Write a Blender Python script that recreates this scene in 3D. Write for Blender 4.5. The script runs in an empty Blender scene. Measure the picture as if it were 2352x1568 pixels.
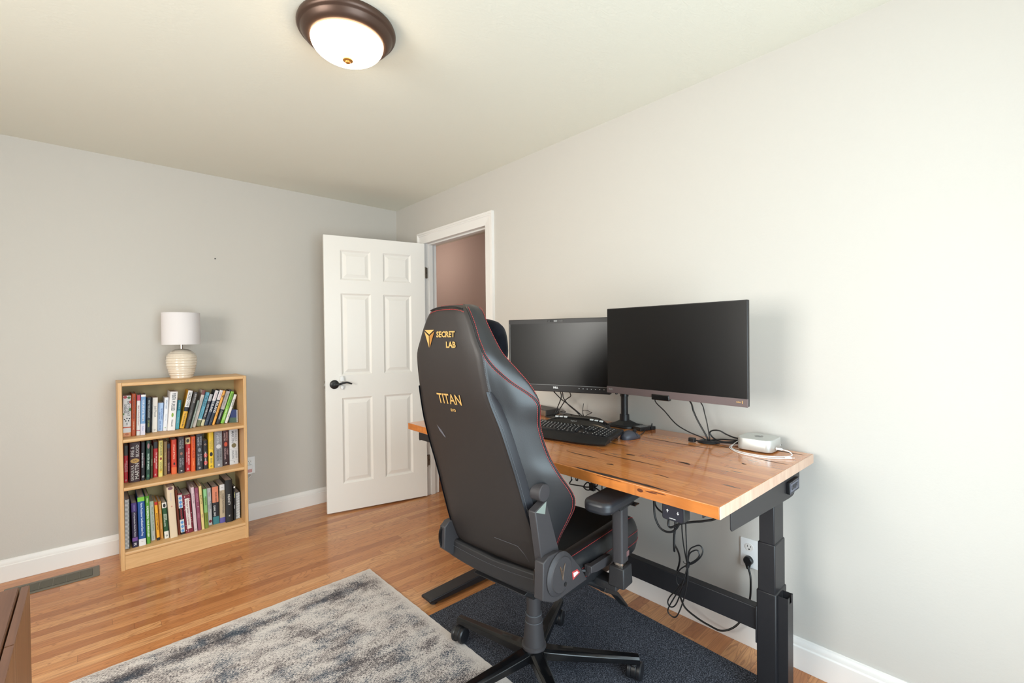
import bpy, bmesh, math, random
from mathutils import Vector, Matrix
PI = math.pi
random.seed(7)
S = bpy.context.scene
COL = S.collection

# ------------------------------------------------------------------ camera, world, lights, exposure
F_PX, YAW, PITCH, ROLL = 1050.3, 0.7432, -0.0109, -0.0107
cam_d = bpy.data.cameras.new('camera')
cam_d.sensor_width = 36.0
cam_d.lens = 36.0 * F_PX / 2352.0
cam_d.clip_start = 0.02
cam = bpy.data.objects.new('camera', cam_d)
COL.objects.link(cam)
_f = Vector((math.sin(YAW) * math.cos(PITCH), math.cos(YAW) * math.cos(PITCH), math.sin(PITCH)))
_r = Vector((math.cos(YAW), -math.sin(YAW), 0))
_u = _r.cross(_f)
_r2 = _r * math.cos(ROLL) + _u * math.sin(ROLL)
_u2 = _u * math.cos(ROLL) - _r * math.sin(ROLL)
CM = Matrix((_r2, _u2, -_f)).transposed().to_4x4()
CM.translation = Vector((-2.0244, -3.7167, 1.3096))
cam.matrix_world = CM
S.camera = cam

S.view_settings.view_transform = 'Standard'
S.view_settings.look = 'None'
S.view_settings.gamma = 1.0
S.view_settings.use_curve_mapping = False
S.view_settings.exposure = 0.0

W = bpy.data.worlds.new('world')
S.world = W
W.use_nodes = True
wn = W.node_tree.nodes
sky = wn.new('ShaderNodeTexSky')
sky.sky_type = 'NISHITA'
sky.sun_disc = False
sky.sun_elevation = math.radians(50)
sky.sun_rotation = math.radians(0)
W.node_tree.links.new(sky.outputs[0], wn['Background'].inputs[0])
wn['Background'].inputs[1].default_value = 0.12


def area(name, loc, target, sx, sy, power, color, spread=180):
    l = bpy.data.lights.new(name, 'AREA')
    l.shape = 'RECTANGLE'
    l.size = sx
    l.size_y = sy
    l.energy = power
    l.color = color
    l.spread = math.radians(spread)
    o = bpy.data.objects.new(name, l)
    COL.objects.link(o)
    o.location = loc
    d = Vector(target) - Vector(loc)
    o.rotation_euler = d.to_track_quat('-Z', 'Y').to_euler()
    return o


ROOM_X0, ROOM_Y0, H = -3.75, -4.45, 2.44
# daylight for the unseen front window, plus an added side fill
area('daylight_main', (-1.4, ROOM_Y0 - 0.16, 1.10), (-1.4, 0, 1.10), 1.5, 2.0, 82, (0.74, 0.91, 1.0))
area('side_fill', (ROOM_X0 - 0.16, -2.6, 1.5), (0, -2.6, 1.4), 1.35, 1.3, 98, (1.0, 0.98, 0.92))


# ------------------------------------------------------------------ helpers
def lin(c):
    return tuple(((x / 255.0) / 12.92 if x <= 10 else ((x / 255.0 + 0.055) / 1.055) ** 2.4) for x in c)


MATS = {}


def mat(name, col=(200, 200, 200), rough=0.5, metal=0.0, spec=0.5, bump=0.0, bscale=200.0, coat=0.0, emit=None, estr=0.0, sheen=0.0, var=0.0, vscale=30.0, trans=0.0):
    if name in MATS:
        return MATS[name]
    m = bpy.data.materials.new(name)
    m.use_nodes = True
    nt = m.node_tree
    b = nt.nodes['Principled BSDF']
    c = lin(col) + (1.0,)
    b.inputs['Base Color'].default_value = c
    b.inputs['Roughness'].default_value = rough
    b.inputs['Metallic'].default_value = metal
    b.inputs['Specular IOR Level'].default_value = spec
    if coat:
        b.inputs['Coat Weight'].default_value = coat
        b.inputs['Coat Roughness'].default_value = 0.12
    if sheen:
        b.inputs['Sheen Weight'].default_value = sheen
    if trans:
        b.inputs['Transmission Weight'].default_value = trans
    if emit:
        b.inputs['Emission Color'].default_value = lin(emit) + (1,)
        b.inputs['Emission Strength'].default_value = estr
    tc = nt.nodes.new('ShaderNodeTexCoord')
    if bump:
        n = nt.nodes.new('ShaderNodeTexNoise')
        n.inputs['Scale'].default_value = bscale
        n.inputs['Detail'].default_value = 3
        bp = nt.nodes.new('ShaderNodeBump')
        bp.inputs['Strength'].default_value = bump
        bp.inputs['Distance'].default_value = 0.002
        nt.links.new(tc.outputs['Object'], n.inputs['Vector'])
        nt.links.new(n.outputs['Fac'], bp.inputs['Height'])
        nt.links.new(bp.outputs['Normal'], b.inputs['Normal'])
    if var:
        n = nt.nodes.new('ShaderNodeTexNoise')
        n.inputs['Scale'].default_value = vscale
        n.inputs['Detail'].default_value = 4
        r = nt.nodes.new('ShaderNodeValToRGB')
        r.color_ramp.elements[0].position = 0.3
        r.color_ramp.elements[1].position = 0.7
        r.color_ramp.elements[0].color = tuple(x * (1 - var) for x in c[:3]) + (1,)
        r.color_ramp.elements[1].color = tuple(min(1, x * (1 + var)) for x in c[:3]) + (1,)
        nt.links.new(tc.outputs['Object'], n.inputs['Vector'])
        nt.links.new(n.outputs['Fac'], r.inputs['Fac'])
        nt.links.new(r.outputs['Color'], b.inputs['Base Color'])
    MATS[name] = m
    return m


def cmat(col, rough=0.45):
    return mat('paper_%02x%02x%02x' % col, col, rough)


def catmull(pts, n=8, closed=False):
    P = [Vector(p) for p in pts]
    out = []
    N = len(P)
    rng = range(N) if closed else range(N - 1)
    for i in rng:
        if closed:
            a, b, c, d = P[(i - 1) % N], P[i], P[(i + 1) % N], P[(i + 2) % N]
        else:
            b, c = P[i], P[i + 1]
            a = P[i - 1] if i > 0 else b * 2 - c
            d = P[i + 2] if i + 2 < N else c * 2 - b
        for k in range(n):
            t = k / n
            out.append(0.5 * ((2 * b) + (c - a) * t + (2 * a - 5 * b + 4 * c - d) * t * t + (3 * b - a - 3 * c + d) * t ** 3))
    if not closed:
        out.append(P[-1])
    return out


_TXT = {}


def text_mesh(s, bold=0.0, sharp=False):
    k = (s, bold)
    if k in _TXT:
        return _TXT[k]
    c = bpy.data.curves.new('lettering', 'FONT')
    c.body = s
    c.size = 1.0
    c.offset = bold
    c.resolution_u = 2
    c.fill_mode = 'FRONT'
    o = bpy.data.objects.new('lettering', c)
    COL.objects.link(o)
    dg = bpy.context.evaluated_depsgraph_get()
    me = bpy.data.meshes.new_from_object(o.evaluated_get(dg))
    vs = [v.co.copy() for v in me.vertices]
    fs = [tuple(p.vertices) for p in me.polygons]
    bpy.data.objects.remove(o)
    bpy.data.curves.remove(c)
    bpy.data.meshes.remove(me)
    x0 = min(v.x for v in vs); x1 = max(v.x for v in vs)
    y0 = min(v.y for v in vs); y1 = max(v.y for v in vs)
    vs = [((v.x - x0), (v.y - y0)) for v in vs]
    _TXT[k] = (vs, fs, x1 - x0, y1 - y0)
    return _TXT[k]


class MB:
    def __init__(s):
        s.v = []; s.f = []; s.mi = []; s.mats = []; s.M = Matrix()

    def _m(s, m):
        if m not in s.mats:
            s.mats.append(m)
        return s.mats.index(m)

    def add(s, vs, fs, m):
        o = len(s.v)
        s.v += [tuple(s.M @ Vector(v)) for v in vs]
        s.f += [tuple(i + o for i in f) for f in fs]
        k = s._m(m)
        s.mi += [k] * len(fs)
        return s

    def box(s, x0, x1, y0, y1, z0, z1, m):
        vs = [(x0, y0, z0), (x1, y0, z0), (x1, y1, z0), (x0, y1, z0), (x0, y0, z1), (x1, y0, z1), (x1, y1, z1), (x0, y1, z1)]
        return s.add(vs, [(0, 3, 2, 1), (4, 5, 6, 7), (0, 1, 5, 4), (1, 2, 6, 5), (2, 3, 7, 6), (3, 0, 4, 7)], m)

    def hexa(s, a, b, m):   # two quads (4 points each)
        return s.add(list(a) + list(b), [(0, 3, 2, 1), (4, 5, 6, 7), (0, 1, 5, 4), (1, 2, 6, 5), (2, 3, 7, 6), (3, 0, 4, 7)], m)

    def prism(s, poly, axis, a, b, m):  # poly: 2D points; axis 0 x,1 y,2 z
        def P(p, t):
            return {0: (t, p[0], p[1]), 1: (p[0], t, p[1]), 2: (p[0], p[1], t)}[axis]
        n = len(poly)
        vs = [P(p, a) for p in poly] + [P(p, b) for p in poly]
        fs = [tuple(range(n))[::-1], tuple(range(n, 2 * n))] + [(i, (i + 1) % n, n + (i + 1) % n, n + i) for i in range(n)]
        return s.add(vs, fs, m)

    def lathe(s, prof, m, seg=32, c=(0, 0, 0), rot=None):
        R = rot or Matrix.Identity(3)
        c = Vector(c)
        vs = []; fs = []
        n = len(prof)
        for i in range(seg):
            a = 2 * PI * i / seg
            for r, z in prof:
                vs.append(tuple(c + R @ Vector((r * math.cos(a), r * math.sin(a), z))))
        for i in range(seg):
            j = (i + 1) % seg
            for k in range(n - 1):
                fs.append((i * n + k, j * n + k, j * n + k + 1, i * n + k + 1))
        if prof[0][0] > 1e-6:
            fs.append(tuple(i * n for i in range(seg))[::-1])
        if prof[-1][0] > 1e-6:
            fs.append(tuple(i * n + n - 1 for i in range(seg)))
        return s.add(vs, fs, m)

    def cyl(s, p0, p1, r0, r1, m, seg=20, bev=0.0):
        p0 = Vector(p0); p1 = Vector(p1)
        d = p1 - p0
        L = d.length
        R = d.to_track_quat('Z', 'Y').to_matrix()
        if bev:
            prof = [(0, 0), (r0 - bev, 0), (r0, bev), (r1, L - bev), (r1 - bev, L), (0, L)]
        else:
            prof = [(r0, 0), (r1, L)]
        return s.lathe(prof, m, seg, p0, R)

    def tube(s, pts, r, m, seg=8, smooth=6, closed=False):
        P = catmull(pts, smooth, closed) if smooth else [Vector(p) for p in pts]
        n = len(P)
        vs = []; fs = []
        up = Vector((0.13, 0.21, 0.97)).normalized()
        for i, p in enumerate(P):
            if closed:
                t = P[(i + 1) % n] - P[i - 1]
            else:
                t = P[min(i + 1, n - 1)] - P[max(i - 1, 0)]
            if t.length < 1e-9:
                t = Vector((0, 0, 1))
            t.normalize()
            u = up - t * up.dot(t)
            if u.length < 1e-3:
                u = Vector((1, 0, 0)) - t * t.x
            u.normalize()
            up = u
            w = t.cross(u)
            rr = r(i / (n - 1)) if callable(r) else r
            for k in range(seg):
                a = 2 * PI * k / seg
                vs.append(tuple(p + u * rr * math.cos(a) + w * rr * math.sin(a)))
        for i in range(n if closed else n - 1):
            j = (i + 1) % n
            for k in range(seg):
                l = (k + 1) % seg
                fs.append((i * seg + k, i * seg + l, j * seg + l, j * seg + k))
        if not closed:
            fs.append(tuple(range(seg))[::-1])
            fs.append(tuple((n - 1) * seg + k for k in range(seg)))
        return s.add(vs, fs, m)

    def text(s, t, o, right, up, m, w=None, h=None, thick=0.0006, bold=0.0, center=True):
        """lettering centred on o, running along right, fitted into w x h"""
        vs, fs, tw, th = text_mesh(t, bold)
        sx = sy = None
        if w and h:
            k = h / th
            sy = k
            sx = k if tw * k <= w else w / tw
            sx = max(sx, 0.0)
        elif w:
            sx = sy = w / tw
        else:
            sx = sy = h / th
        o = Vector(o); right = Vector(right).normalized(); up = Vector(up).normalized()
        nrm = right.cross(up)
        cx, cy = (tw / 2, th / 2) if center else (0, 0)
        n = len(vs)
        V = [tuple(o + right * (x - cx) * sx + up * (y - cy) * sy + nrm * thick) for x, y in vs]
        return s.add(V, fs, m)

    def loft(s, rows, m, closed=True, cap=True):
        n = len(rows[0])
        vs = [tuple(p) for r in rows for p in r]
        fs = []
        for i in range(len(rows) - 1):
            for k in range(n if closed else n - 1):
                l = (k + 1) % n
                fs.append((i * n + k, i * n + l, (i + 1) * n + l, (i + 1) * n + k))
        if cap and closed:
            fs.append(tuple(range(n))[::-1])
            fs.append(tuple((len(rows) - 1) * n + k for k in range(n)))
        return s.add(vs, fs, m)

    def build(s, name, parent=None, bevel=0.0, seg=2, sharp=40, sub=0, loc=None, rot=None, flat=False):
        me = bpy.data.meshes.new(name)
        me.from_pydata(s.v, [], s.f)
        for m in s.mats:
            me.materials.append(m)
        for p, k in zip(me.polygons, s.mi):
            p.material_index = k
        bm = bmesh.new()
        bm.from_mesh(me)
        bmesh.ops.recalc_face_normals(bm, faces=bm.faces)
        lim = math.radians(sharp)
        for f in bm.faces:
            f.smooth = not flat
        for e in bm.edges:
            if len(e.link_faces) == 2 and e.calc_face_angle(0) > lim:
                e.smooth = False
        bm.to_mesh(me)
        bm.free()
        o = bpy.data.objects.new(name, me)
        COL.objects.link(o)
        if parent:
            o.parent = parent
        if loc:
            o.location = loc
        if rot:
            o.rotation_euler = rot
        if bevel:
            b = o.modifiers.new('bevel', 'BEVEL')
            b.width = bevel
            b.segments = seg
            b.limit_method = 'ANGLE'
            b.angle_limit = math.radians(40)
        if sub:
            b = o.modifiers.new('subsurf', 'SUBSURF')
            b.levels = b.render_levels = sub
        return o


def thing(name, label, cat, loc=(0, 0, 0), rz=0.0, group=None, rot=None):
    o = bpy.data.objects.new(name, None)
    o.empty_display_size = 0.05
    COL.objects.link(o)
    o.location = loc
    o.rotation_euler = rot or (0, 0, rz)
    tag(o, label, cat, group)
    return o


def tag(o, label=None, cat=None, group=None, kind=None):
    if label: o['label'] = label
    if cat: o['category'] = cat
    if group: o['group'] = group
    if kind: o['kind'] = kind
    return o


def struct(o):
    o['kind'] = 'structure'
    return o


def rrect(x0, x1, y0, y1, r, n=5):
    out = []
    for cx, cy, a0 in ((x1 - r, y1 - r, 0), (x0 + r, y1 - r, 90), (x0 + r, y0 + r, 180), (x1 - r, y0 + r, 270)):
        for i in range(n + 1):
            a = math.radians(a0 + 90 * i / n)
            out.append((cx + r * math.cos(a), cy + r * math.sin(a)))
    return out


# ------------------------------------------------------------------ materials with structure
def node(nt, t, **kw):
    n = nt.nodes.new(t)
    for k, v in kw.items():
        setattr(n, k, v)
    return n


def math_n(nt, op, a, b=None):
    n = nt.nodes.new('ShaderNodeMath')
    n.operation = op
    for i, x in enumerate((a, b)):
        if x is None:
            continue
        if isinstance(x, (int, float)):
            n.inputs[i].default_value = x
        else:
            nt.links.new(x, n.inputs[i])
    return n.outputs[0]


def comb(nt, x, y, z):
    n = nt.nodes.new('ShaderNodeCombineXYZ')
    for i, v in enumerate((x, y, z)):
        if isinstance(v, (int, float)):
            n.inputs[i].default_value = v
        else:
            nt.links.new(v, n.inputs[i])
    return n.outputs[0]


def ramp(nt, fac, stops, interp='LINEAR'):
    r = nt.nodes.new('ShaderNodeValToRGB')
    r.color_ramp.interpolation = interp
    e = r.color_ramp.elements
    while len(e) < len(stops):
        e.new(0.5)
    for i, (p, c) in enumerate(stops):
        e[i].position = p
        e[i].color = (lin(c) if max(c) > 1 else c) + (1,)
    nt.links.new(fac, r.inputs['Fac'])
    return r.outputs['Color']


def mixc(nt, fac, a, b, mode='MIX'):
    n = nt.nodes.new('ShaderNodeMix')
    n.data_type = 'RGBA'
    n.blend_type = mode
    if isinstance(fac, (int, float)):
        n.inputs[0].default_value = fac
    else:
        nt.links.new(fac, n.inputs[0])
    for i, x in ((6, a), (7, b)):
        if isinstance(x, tuple):
            n.inputs[i].default_value = x if len(x) == 4 else x + (1,)
        else:
            nt.links.new(x, n.inputs[i])
    return n.outputs[2]


def noise(nt, vec, scale, detail=3, rough=0.5, dist=0.0):
    n = nt.nodes.new('ShaderNodeTexNoise')
    n.inputs['Scale'].default_value = scale
    n.inputs['Detail'].default_value = detail
    n.inputs['Roughness'].default_value = rough
    n.inputs['Distortion'].default_value = dist
    nt.links.new(vec, n.inputs['Vector'])
    return n.outputs['Fac']


def plank_material(name, pw, pl, along, tones, grain_dark, rough=0.3, bumpst=0.12, coat=0.0, seam=0.5, knots=0.0, gscale=1.0, cath=0.5, seamw=0.03):
    """boards running along axis 'along' (0 x, 1 y) of object space"""
    m = bpy.data.materials.new(name)
    m.use_nodes = True
    nt = m.node_tree
    b = nt.nodes['Principled BSDF']
    tc = nt.nodes.new('ShaderNodeTexCoord')
    sp = nt.nodes.new('ShaderNodeSeparateXYZ')
    nt.links.new(tc.outputs['Object'], sp.inputs[0])
    L = sp.outputs[along]
    A = sp.outputs[1 - along]
    Z = sp.outputs[2]
    rowf = math_n(nt, 'DIVIDE', A, pw)
    row = math_n(nt, 'FLOOR', rowf)
    wn_ = nt.nodes.new('ShaderNodeTexWhiteNoise')
    wn_.noise_dimensions = '1D'
    nt.links.new(row, wn_.inputs['W'])
    off = math_n(nt, 'MULTIPLY', wn_.outputs['Value'], pl * 3.1)
    lenf = math_n(nt, 'DIVIDE', math_n(nt, 'ADD', L, off), pl)
    seg = math_n(nt, 'FLOOR', lenf)
    w2 = nt.nodes.new('ShaderNodeTexWhiteNoise')
    w2.noise_dimensions = '2D'
    nt.links.new(comb(nt, row, seg, 0), w2.inputs['Vector'])
    pid = w2.outputs['Value']
    base = ramp(nt, pid, tones)
    # fine pores stretched along the board
    o2 = math_n(nt, 'MULTIPLY', pid, 37.0)
    gv = comb(nt, math_n(nt, 'ADD', math_n(nt, 'MULTIPLY', L, 2.2 * gscale), o2), math_n(nt, 'ADD', math_n(nt, 'MULTIPLY', A, 60 * gscale), o2), math_n(nt, 'MULTIPLY', Z, 10.0))
    g1 = noise(nt, gv, 2.2, 5, 0.62, 0.35)
    # cathedral figure: contour lines of a slow stretched noise
    cv = comb(nt, math_n(nt, 'ADD', math_n(nt, 'MULTIPLY', L, 1.7 * gscale), o2), math_n(nt, 'ADD', math_n(nt, 'MULTIPLY', A, 11 * gscale), o2), o2)
    c1 = noise(nt, cv, 1.3, 1.5, 0.4, 0.6)
    rings = math_n(nt, 'FRACT', math_n(nt, 'MULTIPLY', c1, 16.0))
    ringd = math_n(nt, 'ABSOLUTE', math_n(nt, 'SUBTRACT', rings, 0.5))
    rl = ramp(nt, ringd, [(0.0, (0, 0, 0)), (0.35, (0.15, 0.15, 0.15)), (0.5, (1, 1, 1))])
    gmask = ramp(nt, g1, [(0.38, (1, 1, 1)), (0.62, (0, 0, 0))])
    col = mixc(nt, math_n(nt, 'MULTIPLY', gmask, 0.38), base, lin(grain_dark))
    brk = ramp(nt, g1, [(0.35, (0.2, 0.2, 0.2)), (0.6, (1, 1, 1))])
    col = mixc(nt, math_n(nt, 'MULTIPLY', math_n(nt, 'MULTIPLY', rl, cath), brk), col, lin(grain_dark))
    if knots:
        kv = comb(nt, math_n(nt, 'MULTIPLY', L, 5.5), math_n(nt, 'MULTIPLY', A, 34), 3.3)
        kn = noise(nt, kv, 1.0, 3, 0.55, 0.4)
        km = ramp(nt, kn, [(0.66, (0, 0, 0)), (0.72, (1, 1, 1))])
        col = mixc(nt, math_n(nt, 'MULTIPLY', km, knots), col, lin((52, 30, 18)))
    # seams
    fr = math_n(nt, 'FRACT', rowf)
    e1 = math_n(nt, 'LESS_THAN', math_n(nt, 'ABSOLUTE', math_n(nt, 'SUBTRACT', fr, 0.5)), 0.5 - seamw)
    fl = math_n(nt, 'FRACT', lenf)
    e2 = math_n(nt, 'LESS_THAN', math_n(nt, 'ABSOLUTE', math_n(nt, 'SUBTRACT', fl, 0.5)), 0.5 - seamw * pw / pl)
    edge = math_n(nt, 'SUBTRACT', 1.0, math_n(nt, 'MULTIPLY', e1, e2))
    col = mixc(nt, math_n(nt, 'MULTIPLY', edge, seam), col, lin((74, 38, 18)))
    nt.links.new(col, b.inputs['Base Color'])
    b.inputs['Roughness'].default_value = rough
    b.inputs['Coat Weight'].default_value = coat
    b.inputs['Coat Roughness'].default_value = 0.08
    bp = nt.nodes.new('ShaderNodeBump')
    bp.inputs['Strength'].default_value = bumpst
    bp.inputs['Distance'].default_value = 0.001
    nt.links.new(g1, bp.inputs['Height'])
    nt.links.new(bp.outputs['Normal'], b.inputs['Normal'])
    return m


def grain_material(name, c1, c2, along=2, rough=0.4, stretch=1.5, across=45, coat=0.0):
    m = bpy.data.materials.new(name)
    m.use_nodes = True
    nt = m.node_tree
    b = nt.nodes['Principled BSDF']
    tc = nt.nodes.new('ShaderNodeTexCoord')
    mp = nt.nodes.new('ShaderNodeMapping')
    sc = [across] * 3
    sc[along] = stretch
    mp.inputs['Scale'].default_value = sc
    nt.links.new(tc.outputs['Object'], mp.inputs['Vector'])
    n = noise(nt, mp.outputs[0], 1.6, 5, 0.6, 0.5)
    col = ramp(nt, n, [(0.3, c1), (0.7, c2)])
    nt.links.new(col, b.inputs['Base Color'])
    b.inputs['Roughness'].default_value = rough
    b.inputs['Coat Weight'].default_value = coat
    return m


def wall_material(name, col, sc=90, st=0.12, stroke=False):
    m = bpy.data.materials.new(name)
    m.use_nodes = True
    nt = m.node_tree
    b = nt.nodes['Principled BSDF']
    b.inputs['Base Color'].default_value = lin(col) + (1,)
    b.inputs['Roughness'].default_value = 0.75
    b.inputs['Specular IOR Level'].default_value = 0.25
    tc = nt.nodes.new('ShaderNodeTexCoord')
    vec = tc.outputs['Object']
    if stroke:
        mp = nt.nodes.new('ShaderNodeMapping')
        mp.inputs['Scale'].default_value = (3.0, 9.0, 1.0)
        mp.inputs['Rotation'].default_value = (0, 0, 0.5)
        nt.links.new(vec, mp.inputs['Vector'])
        vec = mp.outputs[0]
        n = noise(nt, vec, 5, 6, 0.6, 2.2)
    else:
        n = noise(nt, vec, sc, 4, 0.6)
    bp = nt.nodes.new('ShaderNodeBump')
    bp.inputs['Strength'].default_value = st
    bp.inputs['Distance'].default_value = 0.004
    nt.links.new(n, bp.inputs['Height'])
    nt.links.new(bp.outputs['Normal'], b.inputs['Normal'])
    return m


M_WALL = wall_material('wall_paint', (200, 195, 188))
M_HALL = wall_material('dimmed_wall_paint', (186, 166, 156))  # same wall paint; dim pinkish hall light put into the colour
M_CEIL = wall_material('ceiling_paint', (232, 230, 217), stroke=True, st=0.25)
M_TRIM = mat('white_trim_paint', (236, 232, 228), 0.35)
M_DOOR = mat('white_door_paint', (238, 234, 228), 0.38, bump=0.05, bscale=120)
M_FLOOR = plank_material('oak_floor', 0.0572, 1.35, 0,
                         [(0.0, (180, 114, 66)), (0.25, (208, 140, 86)), (0.6, (217, 153, 97)), (0.85, (228, 170, 116)), (1.0, (192, 122, 72))],
                         (136, 78, 38), rough=0.3, coat=0.25, seam=0.34, cath=0.75, seamw=0.022)
M_DESK = plank_material('butcher_block', 0.047, 0.62, 1,
                        [(0.0, (186, 110, 56)), (0.35, (214, 142, 80)), (0.7, (226, 160, 98)), (1.0, (198, 122, 66))],
                        (150, 82, 38), rough=0.22, coat=0.7, seam=0.28, knots=0.9, gscale=1.0, cath=0.3, seamw=0.02)
M_BIRCH = grain_material('birch_veneer', (205, 160, 108), (222, 180, 128), 0, 0.42, 3, 50)
M_BIRCHV = grain_material('birch_veneer_upright', (205, 160, 108), (222, 180, 128), 2, 0.42, 3, 50)
M_HARDB = mat('fibreboard_back', (168, 146, 98), 0.6, var=0.08, vscale=12)
M_WALNUT = grain_material('walnut_veneer', (92, 56, 34), (128, 84, 54), 2, 0.4, 1.5, 40)
M_WALNUT_TOP = grain_material('walnut_top', (84, 56, 44), (112, 78, 62), 1, 0.45, 1.5, 60)
M_BLACK = mat('black_powder_coat', (34, 33, 36), 0.42, bump=0.15, bscale=900)
M_BLACKPL = mat('black_plastic', (26, 26, 28), 0.4)
M_BLACKGL = mat('gloss_black_plastic', (14, 14, 16), 0.16)
M_RUBBER = mat('black_rubber_cable', (20, 20, 22), 0.42)
M_LEATHER = mat('black_leatherette', (34, 34, 36), 0.33, bump=0.10, bscale=700, spec=0.55)
M_LEATHERB = mat('rear_leatherette', (42, 36, 34), 0.5, bump=0.12, bscale=700)
M_VELVET = mat('black_velour', (14, 14, 19), 0.95, spec=0.12, sheen=0.05, bump=0.3, bscale=80, var=0.5, vscale=25)
M_SUEDE = mat('black_fabric_seat', (12, 12, 13), 0.9)
M_RED = mat('red_stitching', (178, 62, 62), 0.6)
M_GREYST = mat('grey_stitching', (92, 94, 98), 0.6)
M_GOLD = mat('gold_print', (226, 184, 112), 0.35, metal=0.35)
M_GOLDD = mat('dark_gold_print', (178, 124, 62), 0.4, metal=0.35)
M_CHAIRPL = mat('chair_grey_plastic', (56, 53, 55), 0.5, bump=0.25, bscale=900)
M_CHAIRDK = mat('chair_dark_plastic', (38, 37, 39), 0.48, bump=0.2, bscale=900)
M_GLOSSBASE = mat('gloss_black_metal', (14, 14, 16), 0.2, spec=0.6)
M_CHROME = mat('chrome', (200, 190, 180), 0.12, metal=1.0)
M_ALU = mat('brushed_aluminium', (205, 207, 204), 0.42, metal=0.6)
M_SCREEN = mat('dark_screen', (13, 12, 13), 0.3, spec=0.45)
M_BEZEL = mat('monitor_bezel', (30, 28, 29), 0.45)
M_CHIN = mat('brown_grey_bezel', (98, 84, 84), 0.45, bump=0.1, bscale=900)
M_BRONZE = mat('oil_rubbed_bronze', (86, 66, 56), 0.38, metal=0.55)
M_BRONZE2 = mat('bronze_finial', (190, 130, 60), 0.4, metal=0.5)
M_GLASSLT = mat('frosted_lamp_glass', (255, 246, 230), 0.4, emit=(255, 224, 184), estr=15.0)
M_WHITEPL = mat('white_plastic', (240, 240, 240), 0.3)
M_WHITETX = mat('white_print', (235, 235, 235), 0.5)
M_GREYTX = mat('grey_print', (150, 150, 150), 0.5)
M_CERAMIC = mat('cream_ceramic', (226, 212, 194), 0.16, coat=0.5)
M_CERAMIC2 = mat('cream_ceramic_groove', (188, 166, 144), 0.3)
M_SHADE = mat('white_linen_shade', (226, 220, 220), 0.85, bump=0.25, bscale=500)
M_REG = mat('olive_grey_register', (112, 106, 92), 0.45, metal=0.2)
M_REGD = mat('register_dark', (34, 28, 22), 0.8)
M_NICKEL = mat('satin_nickel', (150, 140, 128), 0.4, metal=0.7)
M_PAPER = mat('book_pages', (208, 198, 188), 0.8, var=0.06, vscale=120)

# rug: distressed woven pattern
def rug_material():
    m = bpy.data.materials.new('distressed_rug')
    m.use_nodes = True
    nt = m.node_tree
    b = nt.nodes['Principled BSDF']
    b.inputs['Roughness'].default_value = 0.95
    b.inputs['Specular IOR Level'].default_value = 0.1
    tc = nt.nodes.new('ShaderNodeTexCoord')
    sp = nt.nodes.new('ShaderNodeSeparateXYZ')
    nt.links.new(tc.outputs['Object'], sp.inputs[0])
    X, Y = sp.outputs[0], sp.outputs[1]      # distances from the far right corner, negative inside
    ax = math_n(nt, 'MULTIPLY', X, -1.0)
    ay = math_n(nt, 'MULTIPLY', Y, -1.0)
    v = comb(nt, math_n(nt, 'MULTIPLY', X, 1.0), math_n(nt, 'MULTIPLY', Y, 1.7), 0)
    big = noise(nt, v, 3.2, 4, 0.6, 0.6)
    mid = noise(nt, v, 11, 5, 0.7, 0.4)
    st = noise(nt, comb(nt, math_n(nt, 'MULTIPLY', X, 120), math_n(nt, 'MULTIPLY', Y, 330), 0), 1.0, 2, 0.6)
    # border band 8..19 cm from the far edge and from the right edge
    def band(d, a, c, s):
        g = math_n(nt, 'SUBTRACT', 1.0, math_n(nt, 'MINIMUM', math_n(nt, 'DIVIDE', math_n(nt, 'ABSOLUTE', math_n(nt, 'SUBTRACT', d, (a + c) / 2)), (c - a) / 2 * s), 1.0))
        return g
    b1 = band(ay, 0.07, 0.19, 1.15)
    med = math_n(nt, 'SUBTRACT', 1.0, math_n(nt, 'MINIMUM', math_n(nt, 'MULTIPLY', math_n(nt, 'POWER', math_n(nt, 'ADD', math_n(nt, 'POWER', math_n(nt, 'DIVIDE', math_n(nt, 'ADD', X, 0.62), 0.42), 2), math_n(nt, 'POWER', math_n(nt, 'DIVIDE', math_n(nt, 'ADD', Y, 0.80), 0.33), 2)), 0.5), 1.0), 1.0))
    t = math_n(nt, 'ADD', math_n(nt, 'ADD', math_n(nt, 'MULTIPLY', b1, 0.30), math_n(nt, 'MULTIPLY', med, 0.36)), 0.14)
    t = math_n(nt, 'ADD', t, math_n(nt, 'MULTIPLY', math_n(nt, 'SUBTRACT', big, 0.5), 1.0))
    t = math_n(nt, 'ADD', t, math_n(nt, 'MULTIPLY', math_n(nt, 'SUBTRACT', mid, 0.5), 1.4))
    t = math_n(nt, 'ADD', t, math_n(nt, 'MULTIPLY', math_n(nt, 'SUBTRACT', st, 0.5), 2.2))
    inside = math_n(nt, 'MINIMUM', 1.0, math_n(nt, 'DIVIDE', math_n(nt, 'MINIMUM', ax, ay), 0.06))
    t = math_n(nt, 'ADD', math_n(nt, 'MULTIPLY', t, inside), 0.0)
    colA = ramp(nt, t, [(0.0, (214, 206, 201)), (0.14, (182, 172, 167)), (0.27, (134, 126, 125)), (0.42, (98, 93, 95)), (0.75, (62, 62, 68))])
    colB = ramp(nt, t, [(0.0, (214, 207, 202)), (0.16, (186, 178, 174)), (0.3, (128, 128, 134)), (0.45, (86, 94, 104)), (0.75, (56, 64, 76))])
    hue = ramp(nt, noise(nt, v, 7, 2), [(0.45, (0, 0, 0)), (0.6, (1, 1, 1))])
    col = mixc(nt, hue, colA, colB)
    nt.links.new(col, b.inputs['Base Color'])
    bp = nt.nodes.new('ShaderNodeBump')
    bp.inputs['Strength'].default_value = 0.7
    bp.inputs['Distance'].default_value = 0.003
    nt.links.new(st, bp.inputs['Height'])
    nt.links.new(bp.outputs['Normal'], b.inputs['Normal'])
    return m


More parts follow.
